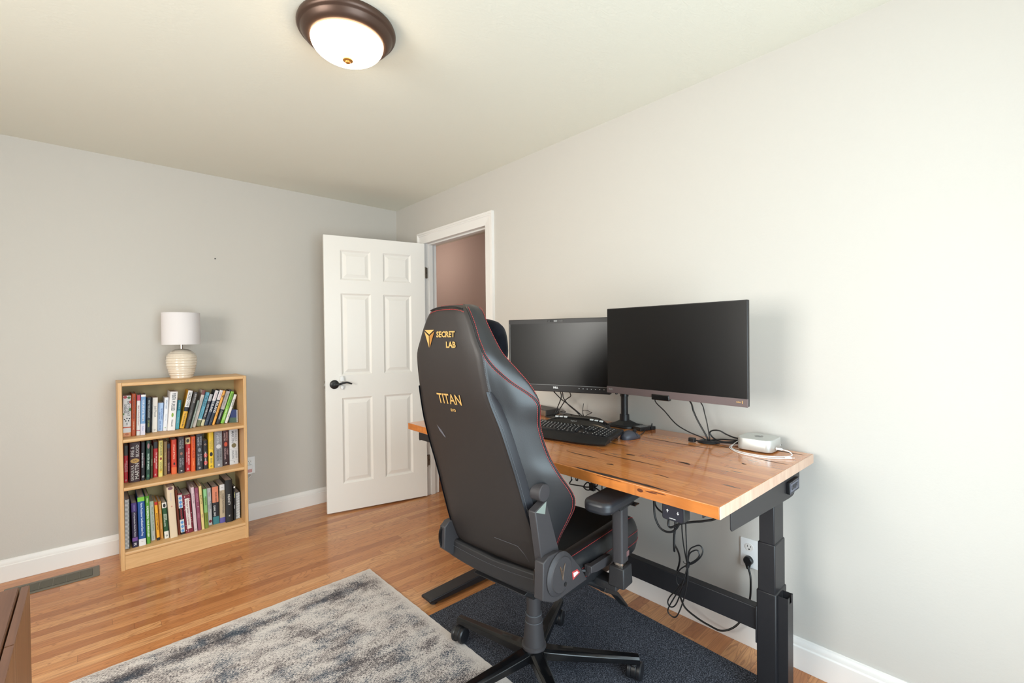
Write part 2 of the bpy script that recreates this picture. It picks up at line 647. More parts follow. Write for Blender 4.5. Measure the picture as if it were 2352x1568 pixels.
def mat_carpet():
    m = bpy.data.materials.new('charcoal_needlefelt')
    m.use_nodes = True
    nt = m.node_tree
    b = nt.nodes['Principled BSDF']
    b.inputs['Roughness'].default_value = 0.95
    b.inputs['Specular IOR Level'].default_value = 0.15
    tc = nt.nodes.new('ShaderNodeTexCoord')
    n = noise(nt, tc.outputs['Object'], 260, 3, 0.7)
    col = ramp(nt, n, [(0.36, (24, 25, 29)), (0.50, (58, 60, 68)), (0.66, (126, 130, 142))])
    nt.links.new(col, b.inputs['Base Color'])
    bp = nt.nodes.new('ShaderNodeBump')
    bp.inputs['Strength'].default_value = 0.6
    bp.inputs['Distance'].default_value = 0.002
    nt.links.new(n, bp.inputs['Height'])
    nt.links.new(bp.outputs['Normal'], b.inputs['Normal'])
    return m


M_RUG = rug_material()
M_MAT = mat_carpet()

# ------------------------------------------------------------------ room shell
T = 0.12
DO0, DO1, DOH = -0.450, -1.262, 2.085     # doorway in the right wall
X1H = 1.15                                # far wall of the hall
struct(MB().box(ROOM_X0 - T, X1H + T, ROOM_Y0 - T, T, -0.1, 0, M_FLOOR).build('floor'))
struct(MB().box(ROOM_X0 - T, T, ROOM_Y0 - T, T, H, H + 0.1, M_CEIL).build('ceiling'))
struct(MB().box(ROOM_X0 - T, T, 0, T, 0, H, M_WALL).build('wall_back'))
w = MB()
w.box(0, T, ROOM_Y0 - T, DO1 - 0.02, 0, H, M_WALL).box(0, T, DO0 + 0.02, 0, 0, H, M_WALL).box(0, T, DO1 - 0.02, DO0 + 0.02, DOH + 0.02, H, M_WALL)
struct(w.build('wall_right'))


def wall_with_window(name, axis, c, a0, a1, wa0, wa1, wz0, wz1):
    w = MB()
    lo, hi = (c - T, c)
    def bx(p0, p1, z0, z1):
        if axis == 0:
            w.box(lo, hi, p0, p1, z0, z1, M_WALL)
        else:
            w.box(p0, p1, lo, hi, z0, z1, M_WALL)
    bx(a0, wa0, 0, H); bx(wa1, a1, 0, H); bx(wa0, wa1, 0, wz0); bx(wa0, wa1, wz1, H)
    struct(w.build(name))


wall_with_window('wall_front', 1, ROOM_Y0, ROOM_X0 - T, 0, -2.15, -0.65, 0.06, 2.12)
wall_with_window('wall_left', 0, ROOM_X0, ROOM_Y0, 0, -3.25, -1.95, 0.85, 2.1)


def unseen_window(name, axis, c, a0, a1, z0, z1):
    f = MB()
    def bx(p0, p1, q0, q1, d0, d1, m=M_TRIM):
        if axis == 0:
            f.box(c + d0, c + d1, p0, p1, q0, q1, m)
        else:
            f.box(p0, p1, c + d0, c + d1, q0, q1, m)
    k = 0.035
    for (p0, p1, q0, q1) in ((a0, a0 + k, z0, z1), (a1 - k, a1, z0, z1), (a0, a1, z0, z0 + k), (a0, a1, z1 - k, z1), (a0, a1, (z0 + z1) / 2 - 0.02, (z0 + z1) / 2 + 0.02)):
        bx(p0, p1, q0, q1, -0.08, -0.03)
    cw = 0.08
    for (p0, p1, q0, q1) in ((a0 - cw, a0, z0 - cw, z1 + cw), (a1, a1 + cw, z0 - cw, z1 + cw), (a0, a1, z1, z1 + cw), (a0 - cw - 0.02, a1 + cw + 0.02, z0 - 0.03, z0)):
        bx(p0, p1, q0, q1, 0.001, 0.018)
    o = struct(f.build(name, bevel=0.003))
    return o


unseen_window('unseen_window_1', 1, ROOM_Y0, -2.15, -0.65, 0.06, 2.12)  # out of view; lowered near the floor so the chair flank reflects it
unseen_window('unseen_window_2', 0, ROOM_X0, -3.25, -1.95, 0.85, 2.1)  # out of view; opening added for the side fill light

# hall beyond the doorway
struct(MB().box(X1H, X1H + T, -3.2, 2.8, 0, H, M_HALL).build('wall_hall'))
struct(MB().box(T, X1H, 2.68, 2.8, 0, H, M_HALL).build('wall_hall_end'))
struct(MB().box(T, X1H, -3.2, -3.08, 0, H, M_HALL).build('wall_hall_near'))
struct(MB().box(0.0, T, T, 2.8, 0, H, M_HALL).build('wall_hall_inner'))
struct(MB().box(T, X1H + T, -3.2, 2.8, H, H + 0.1, M_CEIL).build('ceiling_hall'))
struct(MB().box(-0.0, X1H + T, T, 2.8, -0.1, 0.0, M_FLOOR).build('floor_hall'))
hl = bpy.data.lights.new('hall_fill', 'POINT')  # unseen fill light added to brighten the hall wall
hl.energy = 11
hl.color = (1.0, 0.90, 0.84)
hl.shadow_soft_size = 0.12
hlo = bpy.data.objects.new('hall_fill', hl)
COL.objects.link(hlo)
hlo.location = (0.42, 0.95, 2.25)

# baseboards with a stepped, moulded top
HB = 0.122


def base_profile():
    return [(0, 0), (0.0146, 0), (0.0146, 0.088), (0.0105, 0.092), (0.0105, 0.108), (0.0075, 0.112), (0.006, HB), (0, HB)]


def baseboard(name, axis, c, sgn, a, b):
    p = [(c + sgn * x, z) for x, z in base_profile()]
    m = MB()
    if axis == 1:       # wall normal along y -> profile in (y,z), runs along x
        m.prism(p, 0, a, b, M_TRIM)
    else:
        m.add([(x, a, z) for x, z in p] + [(x, b, z) for x, z in p],
              [tuple(range(len(p))), tuple(range(len(p), 2 * len(p)))] + [(i, (i + 1) % len(p), len(p) + (i + 1) % len(p), len(p) + i) for i in range(len(p))], M_TRIM)
    return struct(m.build(name, bevel=0.0012))


baseboard('baseboard_back', 1, -0.0005, -1, ROOM_X0, -0.015)
baseboard('baseboard_right', 0, -0.0005, -1, ROOM_Y0, -1.347)
baseboard('baseboard_corner', 0, -0.0005, -1, -0.375, -0.0151)
baseboard('baseboard_left', 0, ROOM_X0 + 0.0005, 1, ROOM_Y0, -0.0155)
baseboard('baseboard_front', 1, ROOM_Y0 + 0.0005, 1, ROOM_X0 + 0.016, -2.25)
baseboard('baseboard_front_right', 1, ROOM_Y0 + 0.0005, 1, -0.55, -0.016)
baseboard('baseboard_hall', 0, X1H - 0.0005, -1, -3.0, 0.7)

# door casing (trim_1) and jamb (trim_2)
cs = MB()
CO0, CO1, COZ = -0.377, -1.345, 2.166     # outer edges
ci0, ci1, ciz = -0.457, -1.257, 2.080


def casing_strip(p_out0, p_out1, p_in0, p_in1):
    """mitred strip between an outer and an inner line, stepped section"""
    steps = [(0.0, 0.021), (0.16, 0.021), (0.20, 0.016), (0.30, 0.018), (0.36, 0.013), (0.92, 0.010), (1.0, 0.007)]
    rows = []
    for t, d in steps:
        a = [p_out0[i] + (p_in0[i] - p_out0[i]) * t for i in (0, 1)]
        b = [p_out1[i] + (p_in1[i] - p_out1[i]) * t for i in (0, 1)]
        rows.append((a, b, d))
    vs = []
    for a, b, d in rows:
        vs += [(-d, a[0], a[1]), (-d, b[0], b[1])]
    a, b, d = rows[0]
    vs += [(0, a[0], a[1]), (0, b[0], b[1])]
    a, b, d = rows[-1]
    vs += [(0, a[0], a[1]), (0, b[0], b[1])]
    n = len(rows)
    fs = [(2 * i, 2 * i + 1, 2 * i + 3, 2 * i + 2) for i in range(n - 1)]
    fs += [(2 * n, 2 * n + 1, 1, 0), (2 * n + 2, 2 * n + 3, 2 * n - 1, 2 * n - 2)]
    cs.add(vs, fs, M_TRIM)


casing_strip((CO0, 0), (CO0, COZ), (ci0, 0), (ci0, ciz))
casing_strip((CO1, COZ), (CO1, 0), (ci1, ciz), (ci1, 0))
casing_strip((CO0, COZ), (CO1, COZ), (ci0, ciz), (ci1, ciz))
struct(cs.build('trim_1', sharp=20))
jb = MB()
jb.box(0.0, T + 0.002, DO0 - 0.0, DO0 + 0.02, 0, DOH + 0.02, M_TRIM)
jb.box(0.0, T + 0.002, DO1 - 0.02, DO1, 0, DOH + 0.02, M_TRIM)
jb.box(0.0, T + 0.002, DO1, DO0, DOH, DOH + 0.02, M_TRIM)
jb.box(0.042, 0.080, DO0 - 0.012, DO0, 0, DOH, M_TRIM)
jb.box(0.042, 0.080, DO1, DO1 + 0.012, 0, DOH, M_TRIM)
jb.box(0.042, 0.080, DO1 + 0.012, DO0 - 0.012, DOH - 0.012, DOH, M_TRIM)
struct(jb.build('trim_2', bevel=0.0015))

# ------------------------------------------------------------------ six panel door, standing open
DW, DH, DT = 0.769, 2.062, 0.035
door = bpy.data.objects.new('door_1', None)
COL.objects.link(door)
struct(door)
hx, hy = -0.013, -0.482
fx, fy = -0.762, -0.306
door.location = (hx, hy, 0.012)
door.rotation_euler = (0, 0, math.atan2(fy - hy, fx - hx))    # local x: hinge -> free edge, +y of local points to the room side? checked below


def door_slab():
    m = MB()
    xs = [0.0, 0.115, 0.338, 0.431, 0.654, DW]
    zs = [0.0, 0.205, 0.850, 1.020, 1.635, 1.735, 1.960, DH]
    holes = {(1, 1), (3, 1), (1, 3), (3, 3), (1, 5), (3, 5)}
    for side, y in ((1, 0.0), (-1, -DT)):
        s_ = side
        for i in range(5):
            for j in range(7):
                x0, x1, z0, z1 = xs[i], xs[i + 1], zs[j], zs[j + 1]
                if (i, j) not in holes:
                    m.add([(x0, y, z0), (x1, y, z0), (x1, y, z1), (x0, y, z1)], [(0, 1, 2, 3)], M_DOOR)
                else:
                    prof = [(0, 0), (0.004, -0.003), (0.014, -0.009), (0.020, -0.009), (0.042, -0.0025), (0.0435, -0.0018)]
                    prev = None
                    for k, (d, dep) in enumerate(prof):
                        yy = y + s_ * dep
                        ring = [(x0 + d, yy, z0 + d), (x1 - d, yy, z0 + d), (x1 - d, yy, z1 - d), (x0 + d, yy, z1 - d)]
                        if prev:
                            m.add(prev + ring, [(q, (q + 1) % 4, 4 + (q + 1) % 4, 4 + q) for q in range(4)], M_DOOR)
                        prev = ring
                    m.add(prev, [(0, 1, 2, 3)], M_DOOR)
    m.add([(0, 0, 0), (DW, 0, 0), (DW, -DT, 0), (0, -DT, 0), (0, 0, DH), (DW, 0, DH), (DW, -DT, DH), (0, -DT, DH)],
          [(0, 1, 2, 3), (4, 5, 6, 7), (1, 2, 6, 5), (3, 0, 4, 7)], M_DOOR)
    return m


# local +y: room side.  direction hinge->free is (-.75,.18); its left normal is (-.18,-.75)->(toward the camera)
slab = MB()
ds = door_slab()
ds.build('door_slab', door, sharp=15)
hd = MB()
hz = 0.955
hxp = DW - 0.062
hd.lathe([(0.0, 0.0), (0.033, 0.0), (0.033, 0.004), (0.028, 0.009), (0.012, 0.012), (0.012, 0.040), (0, 0.042)], M_BLACKPL, 28, (hxp, 0.001, hz), Matrix.Rotation(-PI / 2, 3, 'X'))
hd.tube([(hxp, 0.040, hz), (hxp - 0.03, 0.044, hz + 0.004), (hxp - 0.06, 0.044, hz + 0.012), (hxp - 0.085, 0.044, hz + 0.014), (hxp - 0.105, 0.043, hz + 0.006), (hxp - 0.118, 0.042, hz + 0.002)],
        lambda t: 0.0095 - 0.004 * t, M_BLACKPL, 10)
hd.build('door_handle', door)['label'] = 'black curved lever handle'
lk = MB()
lk.prism([(hxp - 0.063, hz - 0.012), (hxp - 0.040, hz - 0.012), (hxp - 0.044, hz - 0.034), (hxp - 0.056, hz - 0.040), (hxp - 0.062, hz - 0.030)], 1, 0.001, 0.02, M_WHITEPL)
lk.prism([(hxp - 0.068, hz + 0.022), (hxp - 0.036, hz + 0.022), (hxp - 0.040, hz + 0.060), (hxp - 0.060, hz + 0.063)], 1, 0.001, 0.022, M_WHITEPL)
lk.box(hxp - 0.056, hxp - 0.046, 0.001, 0.006, hz - 0.012, hz + 0.022, M_WHITEPL)
lk.build('lever_lock', door, bevel=0.003)['label'] = 'white childproof lever lock'
lt = MB().box(DW - 0.001, DW + 0.0015, -DT + 0.006, -0.006, hz - 0.028, hz + 0.028, M_NICKEL).box(DW, DW + 0.009, -DT + 0.012, -0.012, hz - 0.01, hz + 0.01, M_NICKEL)
lt.build('latch_plate', door)
for zc in (1.83, 1.05, 0.28):
    h = MB()
    # leaf on the jamb face, knuckle at the corner
    h.cyl((-0.004, -0.006, zc - 0.045), (-0.004, -0.006, zc + 0.045), 0.006, 0.006, M_NICKEL, 12)
    h.build('hinge', door)
hj = MB()
for zc in (1.842, 1.062, 0.292):
    hj.prism(rrect(0.004, 0.034, zc - 0.045, zc + 0.045, 0.008), 1, DO0 - 0.0022, DO0 - 0.0002, M_NICKEL)
    for a, b in ((0.012, 0.03), (0.026, 0.0), (0.012, -0.03)):
        hj.cyl((a, DO0 - 0.003, zc + b), (a, DO0 - 0.001, zc + b), 0.0035, 0.0035, M_BLACKPL, 8)
struct(hj.build('trim_3'))

# ------------------------------------------------------------------ ceiling light
cl = thing('ceiling_light', 'bronze flush-mount ceiling light with glowing white glass bowl', 'ceiling light', (-1.32, -2.08, H))
MB().lathe([(0.0, -0.0005), (0.168, -0.0005), (0.171, -0.008), (0.171, -0.016), (0.166, -0.024), (0.160, -0.026), (0.158, -0.030), (0.152, -0.040), (0.144, -0.048), (0.136, -0.052), (0.128, -0.052), (0.126, -0.046), (0, -0.046)], M_BRONZE, 64).build('rim', cl, sharp=50)
gp_ = []
for i in range(13):
    a = PI / 2 * i / 12
    gp_.append((0.126 * math.cos(a), -0.053 - 0.062 * math.sin(a)))
MB().lathe(gp_, M_GLASSLT, 64).build('glass_bowl', cl)
MB().lathe([(0.0, -0.112), (0.018, -0.112), (0.018, -0.118), (0.010, -0.121), (0.008, -0.126), (0.0, -0.128)], M_BRONZE2, 24).build('finial', cl)

# ------------------------------------------------------------------ bookcase
BX, BY, BWD, BD, BH = -1.921, -0.3086, 0.644, 0.28, 1.07
bc = thing('bookcase', 'birch veneer bookcase with three shelves of books against grey wall', 'bookcase', (BX, BY, 0))
pt = 0.019
yb = BD


def board(x0, x1, z0, z1, front=0.0, m=M_BIRCH):
    k = MB()
    r = min(0.007, (z1 - z0) / 2.5)
    p = [(front + r, z0), (yb - 0.006, z0), (yb - 0.006, z1), (front + r, z1), (front + r * 0.3, z1 - r * 0.3), (front, z1 - r), (front, z0 + r), (front + r * 0.3, z0 + r * 0.3)]
    k.prism(p, 0, x0, x1, m)
    return k


for x0 in (0.0, BWD - pt):
    MB().prism([(x0, 0.003), (x0 + 0.003, 0), (x0 + pt - 0.003, 0), (x0 + pt, 0.003), (x0 + pt, yb), (x0, yb)], 2, 0, BH, M_BIRCHV).build('side_panel', bc)
MB().box(pt, BWD - pt, yb - 0.006, yb - 0.002, 0.06, BH - 0.001, M_HARDB).build('back_panel', bc)
for z1 in (1.0695, 0.746, 0.471, 0.102):
    board(pt, BWD - pt, z1 - 0.021, z1).build('top_board' if z1 > 1 else 'shelf', bc)
MB().box(pt, BWD - pt, 0.004, 0.018, 0.001, 0.081, M_BIRCH).build('plinth', bc)

# ------------------------------------------------------------------ books
W_, K_, CR = (232, 228, 226), (28, 27, 29), (226, 212, 190)
NAVY = (30, 38, 62)
#  shelf,u,w,h,y,lean | depth | label | base colour | bands (from top) | lettering (text, from, to, offset across, width share, colour, up?)
BOOKS = [
 (1,.019,.038,.240,-.214,.017,.16,'thick white book with red and green food pictures on its spine',W_,[(0.0,.07,(178,48,44),.5,-.22),(.02,.08,(70,120,50),.4,.24),(.12,.2,(196,60,44),.25,.4),(.30,.38,(70,130,60),.25,.38),(.42,.47,(90,130,60),.2,-.4),(.56,.59,K_,.18,-.3),(.54,.57,K_,.18,0),(.55,.58,K_,.18,.3),(.60,.63,K_,.18,-.15),(.60,.63,K_,.18,.2),(.76,.79,(206,92,56)),(.90,1,(226,158,110)),(.91,.97,(190,104,60),.5)],[('EAT TO BEAT',.14,.50,.18,.32,K_),('DISEASE',.20,.44,-.2,.32,K_),('WILLIAM W. LI',.66,.72,0,.2,K_)]),
 (1,.049,.021,.248,-.211,.022,.16,'orange hardback spine with dark red lettering on the upper shelf',(196,84,32),[],[('THE ANXIOUS ACHIEVER',.07,.60,0,.5,(110,34,20)),('MORRA AARONS-MELE',.66,.86,0,.3,(240,200,160))]),
 (1,.070,.018,.240,-.219,.027,.15,'slim white spine with a pink-red block at its top',W_,[(0,.14,(190,62,86)),(.87,.885,(190,62,86))],[('Maybe You Should Talk to Someone',.18,.84,0,.5,(150,60,50))]),
 (1,.091,.024,.240,-.222,.031,.15,'blue spine with white chevron ends standing beside a black book',(110,152,196),[(0,.05,W_),(.72,1,(214,210,226))],[('YOUR LIFE AFTER TRAUMA',.12,.66,0,.45,W_),('Author',.78,.9,0,.35,(120,140,190))]),
 (1,.122,.025,.214,-.159,.033,.12,'black paperback with white and yellow lettering about dogs',(34,35,38),[],[('WHAT THE DOG KNOWS',.07,.58,0,.42,(214,214,208)),('CAT WARREN',.64,.84,0,.38,(196,196,90))]),
 (1,.151,.027,.212,-.171,.031,.12,'white paperback with thin grey handwritten-style lettering on upper shelf',(232,224,214),[],[('Jodi Picoult',.16,.64,0,.6,(120,116,120)),('O',.90,.96,0,.35,K_)]),
 (1,.179,.028,.175,-.153,.040,.11,'short pale blue paperback with blue lettering beside white book',(170,194,226),[],[('NICHOLAS SPARKS',.2,.6,.2,.34,(60,90,160)),('DEAR JOHN',.3,.6,-.2,.3,(60,90,160)),('SAFE HAVEN',.64,.96,0,.34,(60,90,160))]),
 (1,.203,.021,.206,-.163,.058,.12,'thin white paperback with a small green dot near its foot',(228,228,232),[],[('WITHOUT A DOUBT',.07,.34,0,.45,(110,130,160)),('Recipes for living',.4,.8,0,.3,(170,176,190)),('o',.88,.93,0,.45,(120,160,50))]),
 (1,.232,.040,.241,-.187,.075,.16,'big white spine with bold black lettering and green vegetable picture',(234,230,228),[(.545,.66,(132,164,52),.28)],[('FIBER FUELED',.04,.50,0,.5,(36,40,44)),('Will Bulsiewicz, MD',.72,.90,0,.3,(70,70,70))]),
 (1,.264,.019,.183,-.160,.093,.12,'short teal paperback leaning beside a yellow book',(44,140,160),[(.36,1,(92,184,200))],[('THE POWER OF',.08,.3,0,.4,(190,230,235)),('Healthy Habits',.44,.94,0,.35,(235,248,250))]),
 (1,.288,.026,.236,-.161,.214,.13,'leaning book, white above and yellow below with a black square',(226,168,44),[(0,.44,W_),(.44,.55,K_)],[('SACRED COW',.05,.42,0,.62,K_),('The Case for Better Meat',.6,.95,0,.35,(60,44,20))]),
 (1,.313,.022,.225,-.187,.229,.13,'leaning charcoal spine with faint grey lettering, beside yellow book',(56,52,50),[],[('BORN TO RUN',.05,.3,0,.5,(190,184,180)),('a hidden tribe',.36,.9,0,.4,(140,130,124))]),
 (1,.333,.011,.173,-.185,.254,.12,'narrow grey-green spine leaning between charcoal and cream books',(132,144,136),[],[('FIELD NOTES',.1,.9,0,.5,(206,212,204))]),
 (1,.349,.020,.232,-.172,.259,.13,'leaning cream spine with a dark red picture at its head',(206,196,188),[(0,.12,(116,60,56))],[('WHITE FRAGILITY',.18,.56,0,.5,(150,146,144)),('Robin DiAngelo',.6,.9,0,.3,(150,146,144))]),
 (1,.374,.023,.215,-.151,.272,.12,'leaning sky blue spine with dark lettering and green foot',(110,184,208),[(.78,.82,W_),(.82,1,(122,128,88))],[('THE SHIFT',.05,.46,0,.6,(30,60,80)),('Change your life',.5,.76,0,.3,(50,80,110))]),
 (1,.397,.019,.201,-.150,.274,.12,'leaning dark photo spine, misty grey at the top, cream at foot',(58,56,64),[(0,.22,(178,178,184)),(.8,1,(204,198,160))],[('INTO THE WILD',.28,.76,0,.5,(214,212,214))]),
 (1,.418,.022,.222,-.150,.300,.12,'leaning travel guide, white above navy, first of two alike',(46,58,78),[(0,.30,(222,216,218))],[('Lonely Planet',.04,.28,0,.4,(190,110,120)),('ICELAND',.32,.62,0,.75,W_),('2',.82,.92,0,.3,(180,190,210))]),
 (1,.439,.021,.223,-.161,.307,.12,'leaning travel guide, white above navy, second of two alike',(34,42,58),[(0,.28,(222,216,218))],[('Lonely Planet',.04,.26,0,.4,(190,110,120)),('IRELAND',.31,.66,0,.8,W_),('2',.84,.93,0,.3,(180,190,210))]),
 (1,.457,.015,.220,-.166,.308,.12,'leaning thin yellow-orange spine with small black figure',(232,168,74),[(.13,.2,(70,40,26),.5)],[('WALKING THE OLD WAYS',.26,.9,0,.4,(140,84,30))]),
 (1,.483,.026,.212,-.150,.305,.12,'leaning spine, pale grey above and black below',(40,40,46),[(0,.56,(188,182,178))],[('Elizabeth Gilbert',.04,.5,0,.4,(110,104,104)),('Committed',.6,.86,0,.4,(220,220,220))]),
 (1,.510,.021,.207,-.150,.309,.12,'leaning lime green spine with dark green lettering',(134,196,72),[],[('RISE IN ENERGY',.06,.46,0,.5,(44,76,30)),('SARA NORRIS',.52,.92,0,.45,(230,240,210))]),
 (1,.532,.018,.186,-.150,.323,.12,'leaning thin white spine with black lettering beside lime green book',(226,224,222),[],[('AN IDIOT',.1,.5,0,.6,(40,40,44)),('A Novel',.6,.85,0,.35,(90,90,90))]),
 (2,.012,.020,.218,-.186,.016,.11,'red paperback with dark picture top at the end of middle shelf',(186,28,36),[(0,.27,(58,46,38))],[('BLOOD OF ELVES',.32,.80,.2,.36,(236,190,186)),('ANDRZEJ SAPKOWSKI',.4,.78,-.24,.3,(236,220,214)),('[o]',.90,.97,0,.4,W_)]),
 (2,.051,.053,.233,-.211,.015,.16,'thick maroon hardback with silver lettering and gold dragon emblem',(58,14,20),[(.40,.52,(200,156,78),.8)],[('FIRE &',.08,.36,-.22,.34,(214,206,200),1),('BLOOD',.06,.36,.22,.34,(214,206,200),1),('GEORGE R.R.',.56,.96,-.22,.28,(214,206,200),1),('MARTIN',.52,.94,.18,.4,(214,206,200),1),('S',.42,.50,0,.3,(90,40,20))]),
 (2,.089,.020,.229,-.206,.018,.14,'black paperback with a vertical row of white lettering, middle shelf',(30,28,34),[],[('BANNED SHAMAN',.18,.76,-.15,.45,(216,216,220)),('A Novel of the North',.1,.9,.28,.22,(150,80,90)),('o',.86,.93,0,.6,W_)]),
 (2,.113,.020,.233,-.210,.021,.15,'dark green hardback with white lettering and pink picture on spine',(26,62,50),[(.06,.2,(170,120,124),.6),(.86,.94,(60,110,80),.6)],[('WATER OF WILDE',.24,.82,0,.5,(206,226,214))]),
 (2,.131,.011,.197,-.192,.020,.11,'very thin olive paperback between green and red books',(84,82,56),[],[('THE LAST WISH',.1,.9,0,.5,(214,208,180))]),
 (2,.150,.023,.217,-.178,.018,.11,'red paperback with near-black head beside pale yellow paperback',(188,26,34),[(0,.19,(40,38,40))],[('THE TIME OF CONTEMPT',.25,.82,.2,.34,(244,206,200)),('ANDRZEJ',.34,.7,-.24,.3,(236,220,214)),('[o]',.89,.96,0,.4,W_)]),
 (2,.175,.022,.222,-.189,.020,.11,'pale yellow paperback with a dark red round emblem',(222,206,116),[(.46,.54,(140,44,30),.5),(.78,.9,(236,196,64),.7)],[('OUTLANDER',.04,.42,0,.55,(100,96,60)),('VOYAGER',.58,.86,0,.5,(100,96,60))]),
 (2,.200,.019,.209,-.170,.014,.11,'plain tan paperback on the middle shelf, darker lettering',(150,122,82),[],[('The Name of the Wind',.16,.88,0,.4,(206,180,130))]),
 (2,.219,.017,.188,-.144,.013,.11,'short dark plum paperback between tan and orange-red books',(78,38,42),[(0,.15,(50,56,72))],[('RED RISING',.2,.56,0,.5,(150,80,70)),('THE BOOK',.6,.94,0,.55,(226,180,180))]),
 (2,.244,.028,.215,-.177,.007,.11,'orange-red paperback with white script lettering and small black mark',(208,62,34),[(.66,.74,(40,26,24),.35),(.8,1,(226,104,50))],[('A Court of Thorns',.08,.62,0,.35,(246,206,180))]),
 (2,.279,.034,.229,-.190,.011,.12,'charcoal paperback with silver lettering beside orange-red one',(58,52,54),[(.42,.50,(150,96,80),.4)],[('GEORGE R.R.',.06,.32,.22,.28,(150,146,150)),('MARTIN',.06,.36,-.16,.36,(160,156,160)),('A CLASH',.56,.8,.22,.28,(160,156,160)),('OF KINGS',.56,.86,-.16,.32,(160,156,160)),('o',.90,.96,0,.3,W_)]),
 (2,.315,.028,.216,-.170,.011,.11,'bright red paperback with a cream picture block on top',(196,26,32),[(0,.19,(216,196,140)),(.04,.15,(60,50,36),.6)],[('SWORD OF DESTINY',.26,.86,.2,.34,(240,206,200)),('ANDRZEJ SAPKOWSKI',.34,.8,-.24,.26,(240,220,214)),('[o]',.89,.96,0,.4,W_)]),
 (2,.341,.023,.223,-.196,.011,.13,'thin bright orange spine with dark orange lettering, middle shelf',(224,92,36),[],[('SCIENCE FICTION',.06,.34,0,.4,(160,40,20)),('HEALER',.38,.62,0,.6,(150,36,20)),('A novel by',.66,.88,0,.3,(240,180,120))]),
 (2,.375,.037,.232,-.189,.006,.12,'dark slate paperback with silver lettering and pale creature emblem',(52,52,58),[(.38,.50,(130,134,142),.45)],[('GEORGE R.R.',.06,.32,.22,.26,(170,170,176)),('MARTIN',.06,.36,-.16,.34,(176,176,182)),('A GAME',.55,.76,.22,.28,(176,176,182)),('OF THRONES',.55,.86,-.16,.3,(176,176,182)),('o',.91,.96,0,.3,W_)]),
 (2,.408,.026,.186,-.188,-.003,.11,'short black paperback with a diagonal red slash',(32,28,30),[(.44,.6,(188,36,34),.8),(.7,.86,(188,36,34),.8)],[('o',.08,.2,0,.5,(190,150,120)),('NIGHT WATCH',.36,.9,0,.4,(226,220,216))]),
 (2,.438,.029,.235,-.193,.004,.14,'bright yellow hardback spine with black raven emblem',(236,194,46),[(.55,.67,(24,22,20),.6)],[('THE SONG OF',.2,.5,.16,.28,(110,120,100)),('THE CROW',.24,.48,-.2,.28,(110,120,100)),('RAVEN',.72,.86,0,.4,(90,96,90)),('o',.91,.97,0,.4,K_)]),
 (2,.478,.046,.237,-.203,.002,.13,'wide silver-grey paperback with white animal emblem',(138,138,142),[(.36,.48,(206,206,210),.6)],[('GEORGE R.R.',.05,.3,.25,.25,(196,196,200)),('MARTIN',.05,.33,-.1,.32,(200,200,204)),('A STORM OF',.50,.8,.25,.24,(84,84,90)),('SWORDS',.50,.82,-.12,.32,(80,80,86)),('o',.9,.96,0,.3,W_)]),
 (2,.523,.036,.234,-.185,-.006,.13,'dark red-brown paperback with glowing red emblem, middle shelf',(78,22,24),[(.33,.46,(206,76,40),.55),(.46,1,(54,24,28))],[('GEORGE R.R.',.05,.3,.22,.26,(206,160,150)),('MARTIN',.06,.32,-.16,.32,(206,170,160)),('A FEAST',.5,.72,.22,.26,(190,150,150)),('FOR CROWS',.5,.82,-.16,.3,(196,160,160)),('o',.9,.96,0,.3,W_)]),
 (2,.569,.052,.237,-.189,-.004,.13,'wide pale grey paperback with a round bronze shield emblem',(206,206,208),[(.40,.53,(112,100,62),.55),(.56,.565,(150,150,154)),(.88,.885,(150,150,154))],[('GEORGE R.R.',.04,.36,.25,.26,(120,120,124)),('MARTIN',.05,.38,-.1,.34,(110,110,116)),('A DANCE WITH',.6,.84,.25,.22,(110,110,116)),('DRAGONS',.6,.84,-.12,.28,(110,110,116)),('v',.92,.95,0,.2,K_)]),
 (3,.010,.023,.291,-.262,.009,.20,'spiral bound book with white coil at the end of lowest shelf','SPIRAL',[],[]),
 (3,.045,.027,.261,-.263,-.012,.20,'dark purple textbook with small white lettering, lowest shelf',(42,34,62),[(0,.2,(66,46,112)),(.78,.86,(112,74,146))],[('CNOR Study Guide',.04,.18,0,.3,(170,160,210)),('A Comprehensive Review for Nurses',.22,.76,0,.4,(214,210,222)),('PS',.9,.96,0,.5,W_)]),
 (3,.078,.034,.287,-.262,-.012,.20,'tall blue textbook with lime green top and white foot',(28,78,146),[(0,.09,(122,194,60)),(.86,1,(224,222,222))],[('Nurse Practitioner Certification Exam Prep',.12,.8,0,.42,(226,236,246)),('i',.88,.95,0,.3,(150,120,90))]),
 (3,.107,.019,.284,-.257,-.012,.20,'narrow leaf green spine with bold white lettering, lowest shelf',(86,150,48),[],[('Edition',.04,.14,0,.4,(226,240,200)),('MAXIMIZING YOUR MINI FARM',.18,.88,0,.6,(240,246,230))]),
 (3,.132,.022,.238,-.220,-.027,.16,'off-white spine with pale green lettering beside leaf green book',(212,214,210),[(0,.1,(196,212,190))],[('PASTURED POULTRY PROFITS',.06,.84,.1,.42,(110,160,104)),('Joel Salatin',.88,.97,0,.3,(120,130,120))]),
 (3,.155,.016,.234,-.239,-.041,.16,'narrow yellow spine with red heart top and black foot',(236,168,48),[(0,.08,(188,40,34)),(.93,1,K_)],[('BACKYARD HOMESTEAD',.12,.9,0,.5,(96,52,20))]),
 (3,.173,.017,.228,-.225,-.039,.15,'narrow tan-orange spine with cream script, beside yellow one',(212,148,72),[],[('Chicken Coops',.04,.36,0,.6,(246,220,170)),('for the backyard',.42,.9,0,.35,(246,220,170))]),
